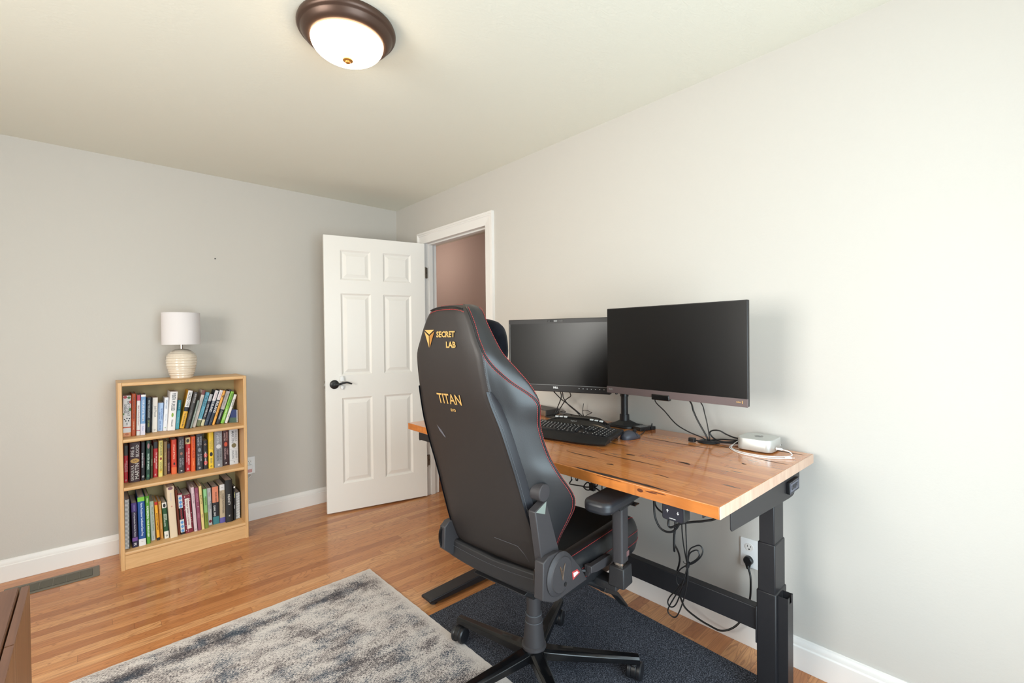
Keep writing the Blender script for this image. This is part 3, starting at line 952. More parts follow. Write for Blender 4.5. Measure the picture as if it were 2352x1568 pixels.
 (3,.195,.023,.222,-.242,-.050,.15,'dark green spine with white foot and dog picture on top',(30,78,44),[(0,.15,(226,222,214)),(.03,.14,(30,28,28),.6),(.80,1,(228,224,216))],[('BERNESE',.3,.52,.2,.36,(214,224,206)),('MOUNTAIN DOG',.24,.74,-.2,.36,(214,224,206)),('o',.88,.96,0,.5,K_)]),
 (3,.229,.038,.314,-.260,-.049,.21,'tall thick cream hardback with small pink heart on spine',(224,204,176),[(0,.06,(120,80,90),.7)],[('Remember',.12,.28,0,.3,(206,190,190)),('o',.36,.41,0,.25,(190,90,90))]),
 (3,.259,.013,.280,-.232,-.050,.19,'thin rust brown spine right beside the tall cream hardback',(122,50,26),[],[]),
 (3,.276,.023,.258,-.239,-.052,.18,'black and white spine patterned with light blue diamonds','DIAMOND',[],[]),
 (3,.310,.043,.240,-.241,-.061,.18,'burgundy and white floral spine with a tall white label','FLORAL',[],[]),
 (3,.342,.018,.282,-.245,-.053,.19,'pale pink spine with scalloped lace pattern, lowest shelf',(214,192,198),[],[('The Sweet Table',.1,.4,0,.45,(150,110,124)),('.',.6,.62,0,.2,K_),('o',.93,.97,0,.5,(150,110,124))]),
 (3,.363,.020,.274,-.244,-.057,.19,'mauve spine with faint pink lettering, lowest shelf',(140,72,96),[],[('HOMEMADE',.1,.36,0,.45,(200,140,160)),('LIVING',.5,.8,0,.4,(200,140,160)),('v',.43,.46,0,.4,W_)]),
 (3,.381,.017,.279,-.241,-.047,.19,'pale yellow spine with grey lettering, beside mauve book',(228,204,136),[],[('Mastiff Cuisine',.1,.52,0,.5,(120,104,70)),('Potts',.62,.76,0,.45,(120,104,70))]),
 (3,.401,.020,.253,-.236,-.028,.18,'mint to olive green spine with dark green lettering',(132,180,108),[(0,.22,(140,196,140)),(.6,1,(118,134,48))],[('Beyond Labels',.08,.52,0,.55,(36,66,36)),('Joel Salatin and Sina',.56,.92,0,.35,(60,76,24))]),
 (3,.428,.023,.242,-.192,-.025,.15,'white spine with dark red round mark near foot',(222,216,216),[(.86,.94,(136,32,44),.75)],[('The Metabolic',.3,.62,.18,.34,(90,96,110)),('Approach to Cancer',.3,.8,-.2,.28,(90,96,110)),('Winters',.1,.24,0,.3,(170,50,50))]),
 (3,.459,.036,.246,-.201,-.020,.16,'salmon, black and teal spine with skyline silhouette',(34,34,40),[(0,.42,(222,136,104)),(.80,1,(58,124,132))],[('WILDE CARDWELL',.14,.5,.1,.3,(60,34,30)),('DARK SINS',.5,.78,-.2,.34,(226,226,226))]),
 (3,.494,.032,.253,-.205,.004,.16,'beige textbook spine with white top and blue-violet foot',(190,170,142),[(0,.15,(226,222,220)),(.86,1,(98,90,160))],[('2',.04,.12,0,.3,(60,60,60)),('NURSE PRACTITIONERS',.2,.8,.1,.32,(80,66,60)),('Business Practice',.18,.36,-.25,.24,(80,66,60))]),
 (3,.530,.044,.278,-.222,-.009,.19,'large black hardback spine with white framed lettering',(24,23,24),[],[('INSANITY',.34,.60,0,.34,(220,218,214)),('M',.82,.88,0,.25,(220,218,214))]),
 (3,.560,.011,.227,-.216,.009,.15,'very thin black spine with white and yellow print',(28,27,30),[(0,.05,W_)],[('WORKBOOK',.1,.4,0,.55,(220,214,150)),('VOLUME',.52,.68,0,.5,(220,220,220))]),
 (3,.584,.027,.180,-.200,.003,.15,'small coil bound notebook at the far end of lowest shelf','SPIRAL',[],[]),
]
SHELF_Z = {1: .746, 2: .471, 3: .102}


def make_book(rec, x_fix=0.0):
    shf, u, w, h, y, lean, dep, label, base, bands, texts = rec
    w = max(0.009, w - 0.0012)
    lean_a = math.atan(lean)
    x = -1.9 + u
    z0 = SHELF_Z[shf] + 0.0004
    root = thing('book', label, 'book', group={1: 'books on the upper shelf', 2: 'books on the middle shelf', 3: 'books on the lowest shelf'}[shf])
    # pivot on the lower corner that stands on the board
    wc = w * math.cos(lean_a)
    if lean >= 0:
        root.location = (x + w / 2, y, z0)
        ox = -wc
    else:
        root.location = (x - w / 2, y, z0)
        ox = 0.0
    root.rotation_euler = (0, lean_a, 0)
    hh = h / math.cos(lean_a) if abs(lean) > .1 else h
    spiral = base == 'SPIRAL'
    c = MB()
    bcol = {'SPIRAL': (30, 30, 32), 'DIAMOND': (30, 26, 28), 'FLORAL': (122, 30, 48)}.get(base, base)
    bm_ = cmat(bcol)
    x0, x1 = ox, ox + wc
    ct = 0.0014 if dep < .15 else 0.0024
    if spiral:
        c.box(x0, x0 + 0.0012, 0.004, dep, 0, hh, cmat((210, 208, 204)))
        c.box(x1 - 0.0012, x1, 0.004, dep, 0, hh, bm_)
        c.box(x0 + 0.0012, x1 - 0.0012, 0.003, 0.006, 0.001, hh - .001, bm_)
    else:
        r = min(w * .3, 0.004)
        sp = [(x0, r), (x0 + r * .3, r * .25), (x0 + r, 0), (x1 - r, 0), (x1 - r * .3, r * .25), (x1, r), (x1, dep), (x1 - ct, dep), (x1 - ct, r + 0.002), (x0 + ct, r + 0.002), (x0 + ct, dep), (x0, dep)]
        n = len(sp)
        vs = [(a, b, 0) for a, b in sp] + [(a, b, hh) for a, b in sp]
        fs = [(i, (i + 1) % n, n + (i + 1) % n, n + i) for i in range(n)]
        for s_ in (0, n):
            fs += [tuple(s_ + k for k in q) for q in ((0, 1, 2, 9), (2, 3, 8, 9), (3, 4, 5, 8), (5, 6, 7, 8), (0, 9, 10, 11))]
        c.add(vs, fs, bm_)
    e = 0.00025
    rr = min(w * .3, 0.004)

    def plate(a, b, col, frac=1.0, off=0.0, lift=0.0):
        za, zb = hh * (1 - b), hh * (1 - a)
        cx = (x0 + x1) / 2 + off * w
        if frac >= 1.0:
            pts = [(x0 - e, rr), (x0 + rr * .3 - e, rr * .25 - e), (x0 + rr, -e), (x1 - rr, -e), (x1 - rr * .3 + e, rr * .25 - e), (x1 + e, rr)]
            vs = [(p, q - lift, za) for p, q in pts] + [(p, q - lift, zb) for p, q in pts]
            c.add(vs, [(i, i + 1, 7 + i, 6 + i) for i in range(5)], cmat(col))
        else:
            hw = w * frac / 2
            N = 12
            cz, hz_ = (za + zb) / 2, (zb - za) / 2
            vs = [(cx + hw * math.cos(2 * PI * k / N), -2 * e - lift, cz + hz_ * math.sin(2 * PI * k / N)) for k in range(N)]
            c.add(vs, [tuple(range(N))], cmat(col))
    for b_ in bands:
        plate(*b_)
    if base == 'DIAMOND':
        plate(0, .04, (120, 30, 46))
        plate(.04, .36, (214, 214, 214)); plate(.64, .95, (214, 214, 214))
        for cz in (.12, .22, .31, .71, .81, .91):
            za = hh * (1 - cz)
            hw, hz_ = w * .42, hh * .045
            cx = (x0 + x1) / 2
            c.add([(cx - hw, -3 * e, za), (cx, -3 * e, za - hz_), (cx + hw, -3 * e, za), (cx, -3 * e, za + hz_)], [(0, 1, 2, 3)], cmat((92, 150, 206)))
        texts = [('CHOCOLATES', .38, .62, 0, .4, (200, 60, 60))]
    if base == 'FLORAL':
        rg = random.Random(3)
        for k in range(46):
            cx = x0 + 0.004 + rg.random() * (w - .008); zc = 0.005 + rg.random() * (hh - .01); q = .0013 + rg.random() * .0012
            c.add([(cx - q, -2 * e, zc), (cx, -2 * e, zc - q * 1.5), (cx + q, -2 * e, zc), (cx, -2 * e, zc + q * 1.5)], [(0, 1, 2, 3)], cmat((232, 220, 220)))
        for (fa, fb, fw, col, l) in ((.08, .90, .56, (96, 24, 40), 3), (.09, .89, .50, (228, 220, 214), 4)):
            cx = (x0 + x1) / 2
            c.add([(cx - w * fw / 2, -l * e, hh * (1 - fb)), (cx + w * fw / 2, -l * e, hh * (1 - fb)), (cx + w * fw / 2, -l * e, hh * (1 - fa)), (cx - w * fw / 2, -l * e, hh * (1 - fa))], [(0, 1, 2, 3)], cmat(col))
        texts = [("THE NEW BAKER'S COOKBOOK", .12, .80, 0, .26, (130, 36, 50))]
    for t in texts:
        s, a, b, off, fr, col = t[:6]
        up = len(t) > 6 and t[6]
        cx = (x0 + x1) / 2 + off * w
        cz = hh * (1 - (a + b) / 2)
        if up:
            R_, U_ = (0, 0, 1), (-1, 0, 0)
        else:
            R_, U_ = (0, 0, -1), (1, 0, 0)
        c.text(s, (cx, -0.0014 if base == 'FLORAL' else -0.0007, cz), R_, U_, cmat(col), w=(b - a) * hh, h=w * fr * .9, thick=0.0, bold=0.012)
    cov = c.build('cover', root, sharp=50)
    if spiral:
        k = MB()
        n = int(hh / 0.0075)
        for i in range(n):
            zc = 0.006 + i * (hh - .012) / (n - 1)
            k.box(x0 + 0.0015, x1 - 0.0035, -0.003, 0.006, zc - 0.0019, zc + 0.0019, M_WHITEPL)
        k.build('coil_binding', root)
    p = MB().box(x0 + (0.0014 if spiral else ct), x1 - (0.0014 if spiral else ct), 0.0065, dep - 0.003, 0.001 if dep < .15 else .003, hh - (0.0008 if dep < .15 else .003), M_PAPER)
    p.build('pages', root)
    return root


for rec in BOOKS:
    make_book(rec)

# two small things at the end of the upper shelf
nb = thing('notebook', 'small spiral notebook with blue and green cover propped on upper shelf', 'notebook', (-1.306, -0.168, .7465), rot=(0, 0, math.radians(-38)))
MB().box(-0.055, 0.0, 0.0, 0.0015, 0, 0.088, cmat((40, 58, 110))).box(-0.055, 0.0, -0.0003, 0.0003, 0, 0.034, cmat((70, 96, 84))).box(-0.055, 0.0, 0.004, 0.0055, 0, 0.088, cmat((40, 50, 80))).build('cover', nb)
MB().box(-0.054, 0.0, 0.0016, 0.0039, 0.001, 0.087, M_PAPER).build('pages', nb)
k = MB()
for i in range(14):
    k.box(-0.003, 0.004, -0.001, 0.0065, 0.003 + i * .0060, 0.0056 + i * .0060, M_WHITEPL)
k.build('coil_binding', nb)
db = thing('book', 'dark book leaning upright in the corner behind the small notebook', 'book', (-1.330, -0.115, .7465), rot=(0, math.radians(-3), 0))
MB().box(0, 0.0014, 0, 0.075, 0, 0.22, cmat((30, 30, 42))).box(0.014, 0.0154, 0, 0.075, 0, 0.22, cmat((30, 30, 42))).box(0, 0.0154, -0.0014, 0, 0, 0.22, cmat((40, 40, 56))).build('cover', db)
MB().box(0.0015, 0.0139, 0.0005, 0.073, 0.001, 0.219, M_PAPER).build('pages', db)

# ------------------------------------------------------------------ table lamp on the bookcase
tl = thing('table_lamp', 'small cream ribbed ceramic table lamp with white drum shade on bookcase', 'lamp', (-1.606, -0.16, BH + 0.0002))
pr = []
key = [(0.0, .058), (.006, .060), (.012, .0595), (.03, .066), (.05, .072), (.075, .078), (.105, .0815), (.135, .079), (.155, .069), (.172, .050), (.180, .036), (.184, .014)]
n = 92
for i in range(n + 1):
    z = .184 * i / n
    for a, b in zip(key, key[1:]):
        if a[0] <= z <= b[0] + 1e-9:
            r = a[1] + (b[1] - a[1]) * (z - a[0]) / (b[0] - a[0])
            break
    for zg in (.022, .034, .062, .078, .096, .112, .128, .152, .166):
        d = abs(z - zg)
        if d < .004:
            r += .0022 * (1 - d / .004)
    for zg in (.018, .030, .058, .074, .092, .108, .124, .148):
        d = abs(z - zg)
        if d < .003:
            r -= .0014 * (1 - d / .003)
    pr.append((r, z))
b_ = MB()
b_.lathe([(0, 0)] + pr, M_CERAMIC, 48)
for zg, rr_ in ((.070, .0775), (.1385, .0775), (.016, .0615)):
    for i in range(60):
        a = 2 * PI * i / 60
        b_.cyl(((rr_ - .001) * math.cos(a), (rr_ - .001) * math.sin(a), zg), ((rr_ + .0012) * math.cos(a), (rr_ + .0012) * math.sin(a), zg), .0012, .0008, M_CERAMIC2, 5)
b_.build('ceramic_base', tl, sharp=60)
MB().cyl((0, 0, .183), (0, 0, .235), .0085, .0085, M_CHROME, 20).build('neck', tl)
MB().lathe([(0.102, .211), (0.1005, .411), (0.0985, .411), (0.100, .211), (0.102, .211)], M_SHADE, 64).build('lamp_shade', tl)
MB().cyl((-0.099, 0, .2300), (0.099, 0, .2300), .0015, .0015, M_CHROME, 6).cyl((0, -0.099, .2300), (0, .099, .2300), .0015, .0015, M_CHROME, 6).lathe([(.012, .226), (.012, .234)], M_CHROME, 16).build('shade_frame', tl)

# ------------------------------------------------------------------ floor register, outlets, nail hole
fr = thing('floor_register', 'olive grey metal floor register set in oak floor beside baseboard', 'floor vent', (-2.385, -0.205, 0.0))
f = MB()
RW, RD = .374, .155
y0 = -.075
f.prism(rrect(0, RW, y0, y0 + RD, .008), 2, 0.0002, .0035, M_REG)
f.build('frame', fr, bevel=.0012)
g = MB()
g.box(.03, RW - .03, y0 + .026, y0 + RD - .026, .0033, .0042, M_REGD)
g.build('grille_well', fr)
g = MB()
for i in range(20):
    yy = y0 + .029 + i * (RD - .058) / 19
    g.box(.031, RW - .031, yy - .0009, yy + .0009, .0042, .0056, M_REG)
for i in range(5):
    xx = .03 + (RW - .06) * (i + 1) / 6
    g.box(xx - .0013, xx + .0013, y0 + .026, y0 + RD - .026, .0042, .0062, M_REG)
g.build('louver_grid', fr)


def outlet(name, label, plane, c, z):
    o = thing(name, label, 'outlet', c)
    if plane == 'x':
        o.rotation_euler = (0, 0, -PI / 2)
    p = MB()
    p.prism(rrect(-.036, .036, -.060, .060, .003), 1, -.0055, -.0005, M_WHITEPL)
    p.build('wall_plate', o, bevel=.0015, loc=(0, 0, z))
    for dz in (.026, -.026):
        s_ = MB()
        s_.lathe([(0, 0), (.0165, 0), (.0165, .002), (0, .002)], M_TRIM, 24, (0, -.0052, dz), Matrix.Rotation(PI / 2, 3, 'X'))
        s_.box(-.0075, -.0055, -.0078, -.007, dz + .0, dz + .008, M_BLACKPL).box(.0055, .0075, -.0078, -.007, dz + .001, dz + .007, M_BLACKPL)
        s_.cyl((0, -.0078, dz - .008), (0, -.007, dz - .008), .0028, .0028, M_BLACKPL, 10)
        s_.build('socket', o, loc=(0, 0, z))
    return o


outlet('wall_outlet', 'white wall outlet under desk with black plug in its lower socket', 'x', (0, -2.978, 0), .389)
outlet('wall_outlet', 'white wall outlet on back wall beside bookcase holding small charger', 'y', (-1.200, 0, 0), .400)
ch = thing('charger', 'small white plug-in charger with red print beside the bookcase', 'charger', (-1.203, -.0082, .378))
MB().prism(rrect(-.024, .018, -.032, .030, .008), 1, -.034, 0, M_WHITEPL).build('body', ch, bevel=.003)
k = MB()
k.add([(-.018, -.0345, -.02), (.012, -.0345, -.02), (.012, -.0345, .004), (-.018, -.0345, .004)], [(0, 1, 2, 3)], cmat((224, 190, 186)))
for i in range(4):
    k.add([(-.016, -.0349, -.017 + i * .005), (.010, -.0349, -.017 + i * .005), (.010, -.0349, -.0155 + i * .005), (-.016, -.0349, -.0155 + i * .005)], [(0, 1, 2, 3)], cmat((190, 60, 60)))
k.build('printed_label', ch)
cc = MB().tube([(-1.200, -.03, .346), (-1.197, -.032, .335), (-1.203, -.03, .322), (-1.225, -.025, .314), (-1.26, -.02, .318)], .0016, M_WHITEPL, 6)
tag(cc.build('charger_cable'), 'thin white cord looping down from charger behind the bookcase', 'cord')
nh = MB().cyl((-1.388, -.004, 1.869), (-1.388, 0, 1.869), .004, .004, M_BLACKPL, 10)
tag(nh.build('wall_nail'), 'tiny black nail head in the bare grey back wall', 'nail')

# ------------------------------------------------------------------ rug and mat
rg = MB()
P_ = [(0, 0), (-2.35, -.03), (-2.35, -2.9), (.03, -2.9)]
NB = []
def edge_pts(a, b, n, amp):
    out = []
    for i in range(n):
        t = i / n
        x = a[0] + (b[0] - a[0]) * t; y = a[1] + (b[1] - a[1]) * t
        L_ = math.hypot(b[0] - a[0], b[1] - a[1])
        j = random.uniform(-amp, amp) if i else 0
        out.append((x + j * (b[1] - a[1]) / L_, y - j * (b[0] - a[0]) / L_))
    return out
poly = edge_pts(P_[0], P_[1], 160, .0018) + edge_pts(P_[1], P_[2], 20, .0) + edge_pts(P_[2], P_[3], 20, .0) + edge_pts(P_[3], P_[0], 160, .0012)
rg.prism(poly, 2, 0.0004, .009, M_RUG)
o = rg.build('area_rug', loc=(-.890, -1.274, 0), sharp=30)
tag(o, 'distressed cream, grey and navy area rug on the oak floor', 'rug')
o = MB().prism([(-.8825, -1.874), (-.112, -1.876), (-.210, -3.9), (-.8610, -3.9)], 2, 0.0004, .0045, M_MAT).build('floor_mat')
tag(o, 'charcoal felt floor mat under the desk and gaming chair', 'floor mat')

# ------------------------------------------------------------------ standing desk
DESK_Z = 0.857
desk = thing('standing_desk', 'height-adjustable desk, knotty wood top on black steel legs along the wall', 'desk', (-.008, -1.565, 0), math.radians(-91.04))
DI = (Matrix.Translation((-.008, -1.565, 0)) @ Matrix.Rotation(math.radians(-91.04), 4, 'Z')).inverted()


def dmb():
    m = MB()
    m.M = DI
    return m


DLn, DDp = 1.655, .784


def desk_top_material():
    m = plank_material('knotty_desktop', 0.050, 0.55, 0,
                       [(0.0, (188, 106, 48)), (0.25, (212, 130, 64)), (0.7, (224, 147, 80)), (1.0, (202, 118, 56))],
                       (124, 66, 24), rough=0.22, coat=0.7, seam=0.12, knots=0.95, cath=0.35, seamw=0.015, bumpst=0.02)
    return m


M_TOP = desk_top_material()
M_END = grain_material('lit_end_grain', (192, 152, 128), (216, 184, 160), 2, 0.35, 4, 26, coat=0.3)  # end grain made paler: window light put into the colour
tp = MB()
r_ = .004
tp.box(0, DLn - .003, -DDp, 0, DESK_Z - .034, DESK_Z, M_TOP)
tp.box(DLn - .003, DLn, -DDp, 0, DESK_Z - .034, DESK_Z, M_END)
tp.build('desktop', desk, bevel=.003)
# elongated dark splits along the front edge and in the top
M_SPLIT = mat('dark_wood_split', (44, 26, 16), 0.7)


def split(u, v, L_, w_, z=DESK_Z + .0003, wob=.003):
    n_ = 14
    sp = MB()
    up = []; dn = []
    rr = random.Random(int(u * 1000))
    for i in range(n_ + 1):
        t = i / n_
        e_ = math.sin(PI * t) ** .6
        c_ = v + wob * math.sin(5 * t + u * 9)
        a = 1.7 * w_ * e_ * (.6 + .5 * rr.random())
        up.append((u + L_ * t, c_ + a, z)); dn.append((u + L_ * t, c_ - a, z))
    sp.add(up + dn, [(i, i + 1, n_ + 2 + i, n_ + 1 + i) for i in range(n_)], M_SPLIT)
    sp.build('wood_split', desk)


split(1.14, -.770, .37, .0062)
knot = MB()
for (u0, z0, a_, b_) in ((1.415, .843, .010, .0055), (1.452, .846, .020, .0022), (1.475, .850, .026, .0016), (1.30, .853, .05, .0012)):
    knot.add([(u0 + a_ * math.cos(2 * PI * k / 14), -DDp - .0004, z0 + b_ * math.sin(2 * PI * k / 14)) for k in range(14)], [tuple(range(14))], mat('brown_knot', (96, 46, 18), .5))
knot.build('knot', desk)
split(.98, -.63, .16, .0025)
split(1.08, -.56, .28, .0022)
split(1.05, -.20, .34, .0022)
split(1.30, -.13, .15, .0028)
split(.93, -.39, .20, .002)
split(1.36, -.46, .05, .005)
split(1.17, -.50, .04, .004)
split(1.38, -.65, .06, .0016)
split(1.52, -.22, .12, .0022)
split(1.50, -.04, .14, .0035)
split(.88, -.68, .03, .004)
split(1.52, -.32, .02, .003)
split(1.20, -.66, .03, .003)
# frame (given in room coordinates)
COLX0, COLX1 = -.304, -.196


def column(yc, stages, name='leg'):
    m = dmb()
    for (z0, z1, wy, wx) in stages:
        m.box(-.250 - wx / 2, -.250 + wx / 2, yc - wy / 2, yc + wy / 2, z0, z1, M_BLACK)
    return m.build(name, desk, bevel=.004)


st_ = ((.03, .408, .064, .110), (.40, .578, .057, .102), (.57, .80, .050, .094))
column(-3.142, st_)
column(-1.790, st_)
for yc in (-3.142, -1.790):
    m = dmb()
    m.M = DI @ Matrix.Translation((0, 0, 0))
    # foot: long low beam, tapered to its ends
    P = [(-.845, .028), (-.845, .040), (-.40, .060), (-.12, .060), (-.06, .050), (-.06, .022), (-.12, .018), (-.80, .018)]
    if yc < -3:
        P = [(-.845, .028), (-.845, .036), (-.36, .045), (-.19, .045), (-.19, .018), (-.80, .018)]
    fw_ = .033 if yc < -3 else .040
    m.prism([(a, b) for a, b in P], 1, yc - fw_, yc + fw_, M_BLACK)
    m.build('foot', desk, bevel=.004)
    m = dmb()
    for xx in ((-.80, -.22) if yc < -3 else (-.80, -.09)):
        m.cyl((xx, yc, .0003), (xx, yc, .02), .02, .02, M_BLACKPL, 20)
    m.build('levelling_glide', desk)
# side brackets under the top
BR = [(-.705, .7575), (-.705, .822), (-.085, .822), (-.085, .775), (-.095, .762), (-.150, .725), (-.165, .722), (-.20, .722), (-.66, .748), (-.697, .750)]


def bracket(y0, y1):
    m = dmb()
    m.prism([(a, b) for a, b in BR], 1, y0, y1, M_BLACK)
    lo, hi = min(y0, y1), max(y0, y1)
    return m.build('side_bracket', desk, bevel=.0015)


bracket(-3.186, -3.182)
m = dmb()
m.box(-.70, -.10, -3.182, -3.10, .817, .822, M_BLACK).box(-.70, -.12, -3.104, -3.100, .765, .82, M_BLACK)
m.box(-.75, -.12, -1.76, -1.60, .800, .822, M_BLACK).box(-.755, -.12, -1.604, -1.600, .765, .82, M_BLACK).box(-.757, -.752, -1.76, -1.60, .770, .8205, M_BLACK)
m.box(-.33, -.27, -3.10, -1.76, .78, .82, M_BLACK).box(-.23, -.17, -3.10, -1.76, .78, .82, M_BLACK)
m.build('top_frame', desk, bevel=.002)
# stability beam between the legs
m = dmb()
m.box(-.300, -.262, -3.108, -1.822, .256, .338, M_BLACK)
m.build('crossbar', desk, bevel=.003)
m = dmb()
m.box(-.307, -.235, -3.112, -3.107, .215, .345, M_BLACK).box(-.307, -.235, -1.824, -1.819, .215, .345, M_BLACK)
m.build('crossbar_flange', desk, bevel=.0015)
# cable cover channel on the near leg
m = dmb()
y0, y1 = -3.206, -3.1745
m.box(-.290, -.288, y0, y1, .035, .402, M_BLACK).box(-.238, -.236, y0, y1, .035, .402, M_BLACK)
m.box(-.288, -.272, y0, y0 + .002, .035, .402, M_BLACK).box(-.252, -.238, y0, y0 + .002, .035, .402, M_BLACK)
m.box(-.272, -.252, y0, y0 + .002, .035, .378, M_BLACK)
m.build('cable_cover', desk)
# maker's badge
m = dmb()
m.box(-.232, -.128, -3.197, -3.186, .744, .786, M_BLACKPL)
m.build('badge', desk, bevel=.002)
m = dmb()
M_BADGE = mat('badge_raised_grey', (96, 98, 112), 0.4)
o_ = (-.180, -3.1972, .765)
m.box(-.230, -.130, -3.1975, -3.197, .7835, .785, M_BADGE).box(-.230, -.130, -3.1975, -3.197, .7452, .7467, M_BADGE).box(-.230, -.2285, -3.1975, -3.197, .746, .784, M_BADGE).box(-.1315, -.130, -3.1975, -3.197, .746, .784, M_BADGE)
m.box(-.226, -.137, -3.1974, -3.197, .750, .780, M_BADGE)
m.text('UPLIFT', (-.181, -3.1975, .765), (1, 0, 0), (0, 0, 1), M_BLACKPL, w=.08, h=.017, thick=.0006, bold=.03)
m.build('badge_lettering', desk)
# up / down handset
m = dmb()
hm = DI
m.prism([(y, z) for y, z in rrect(-3.098, -3.030, .775, .8225, .008)], 0, -.806, -.770, M_BLACKPL)
m.build('handset', desk, bevel=.002)
m = dmb()
M_HSF = mat('handset_face', (38, 38, 48), 0.35)
m.prism([(y, z) for y, z in rrect(-3.095, -3.033, .7775, .820, .006)], 0, -.8068, -.806, M_HSF)
for yy, sg in ((-3.048, 1), (-3.080, -1)):
    z = .802
    m.add([(-.8072, yy + .0045, z), (-.8072, yy, z + .0045 * sg), (-.8072, yy - .0045, z), (-.8072, yy, z + .0015 * sg)], [(0, 1, 2, 3)], M_WHITETX)
    m.box(-.8074, -.807, yy - .0008, yy + .0008, z - .0045, z + .0045, M_WHITETX)
m.text('UPLIFT DESK', (-.8074, -3.064, .7825), (0, -1, 0), (0, 0, 1), M_WHITETX, w=.020, thick=.0002, bold=.03)
m.build('handset_buttons', desk)
# grommets in the top
for (gx, gy, open_) in ((-.127, -1.983, 0), (-.125, -2.862, 1)):
    m = dmb()
    m.lathe([(0, DESK_Z), (.040, DESK_Z), (.043, DESK_Z + .0015), (.036, DESK_Z + .006), (.028, DESK_Z + .0075), (0, DESK_Z + .0078)], M_BLACKPL, 28, (gx, gy, 0.0002))
    m.build('cable_grommet', desk)

# ------------------------------------------------------------------ monitors


def monitor(kind):
    if kind == 'wide':
        cx, cy, cz, yaw, h, w = -.334, -2.797, 1.242, -.055, .374, .612
        label = 'larger black monitor, nearer, with brown-grey lower bezel and light bar clip'
    else:
        cx, cy, cz, yaw, h, w = -.347, -2.212, 1.215, .308, .359, .5386
        label = 'smaller black webcam monitor partly behind the gaming chair and other monitor'
    t = thing('monitor', label, 'monitor', (cx, cy, cz))
    # local x: along the screen to the viewer's right, local -y: towards the viewer
    Wd = Vector((math.sin(yaw), -math.cos(yaw), 0))
    t.rotation_euler = (0, 0, math.atan2(Wd.y, Wd.x))
    d = .016 if kind == 'wide' else .024
    # viewer side: normal N
    N = Vector((-math.cos(yaw), -math.sin(yaw), 0))
    loc_y = Vector((-Wd.y, Wd.x, 0))
    sgn = 1 if loc_y.dot(N) > 0 else -1      # +1: viewer is on +y
    s_ = sgn

    def B(m, x0, x1, y0, y1, z0, z1, mt):
        a, b = sorted((s_ * y0, s_ * y1))
        m.box(x0, x1, a, b, z0, z1, mt)
    zb, zt = -h / 2, h / 2
    if kind == 'wide':
        chin = .028
        m = MB(); B(m, -w / 2, w / 2, -d, 0, zb, zt, M_BEZEL)
        B(m, -.16, .16, -.045, -d, -.12, .10, M_BEZEL)
        m.build('housing', t, bevel=.0025)
        m = MB(); B(m, -w / 2 + .004, w / 2 - .004, -.001, .0006, zb + chin, zt - .004, M_SCREEN); m.build('screen', t)
        m = MB(); B(m, -w / 2 - .0005, w / 2 + .0005, -.004, .004, zb - .001, zb + chin, M_CHIN); m.build('lower_bezel', t, bevel=.001)
        m = MB(); B(m, -.075, .005, -.012, .0075, zb - .010, zb + .013, M_BLACKGL); m.build('sensor_bar', t, bevel=.003)
        m = MB()
        R_ = (-s_, 0, 0) if False else (1, 0, 0)
        m.text('BenQ', (-w / 2 + .021, s_ * .0042, zb + .016), (1, 0, 0), (0, 0, 1), M_GREYTX, w=.020, thick=.0003, bold=.03)
        m.text('mobiuz', (w / 2 - .030, s_ * .0042, zb + .016), (1, 0, 0), (0, 0, 1), M_GOLD, w=.016, thick=.0003, bold=.04)
        B(m, w / 2 - .0185, w / 2 - .0165, .004, .0046, zb + .011, zb + .0215, M_GOLD)
        m.build('logo_print', t)
        m = MB(); m.lathe([(0, 0), (.006, 0), (.006, .006), (0, .008)], M_BLACKPL, 12, (-w / 2 + .045, -s_ * .006, zb), Matrix.Rotation(PI, 3, 'X')); m.build('joystick', t)
    else:
        m = MB(); B(m, -w / 2, w / 2, -d, 0, zb, zt, M_BEZEL)
        B(m, -.15, .15, -.05, -d, -.12, .10, M_BEZEL)
        m.build('housing', t, bevel=.003)
        m = MB(); B(m, -w / 2 + .009, w / 2 - .009, -.001, .0006, zb + .034, zt - .022, M_SCREEN); m.build('screen', t)
        m = MB()
        B(m, -w / 2 + .008, w / 2 - .008, -.001, .0012, zb + .0325, zb + .034, M_GREYTX)
        B(m, -w / 2 + .008, -w / 2 + .009, -.001, .0012, zb + .034, zt - .022, M_GREYTX)
        m.build('bezel_edge', t)
        m = MB(); B(m, -.046, .036, -.001, .0012, zt - .0155, zt - .0065, M_BLACKGL)
        B(m, -.044, -.032, .001, .0018, zt - .014, zt - .008, M_BLACKPL)
        B(m, -.012, .006, .001, .0018, zt - .0135, zt - .0085, M_GREYTX)
        m.build('webcam', t)
        m = MB()
        m.text('DELL', (-.005, s_ * .0002, zb + .021), (1, 0, 0), (0, 0, 1), M_WHITETX, w=.026, thick=.0006, bold=.05)
        for i in range(7):
            B(m, .115 + i * .0205, .119 + i * .0205, .0, .0006, zb + .0205, zb + .0225, M_WHITETX)
        m.build('logo_print', t)
    return t


# MB.text faces along right x up; for a viewer on +y the right direction must be mirrored, so both monitors keep the viewer on -y
monitor('wide')
monitor('webcam')

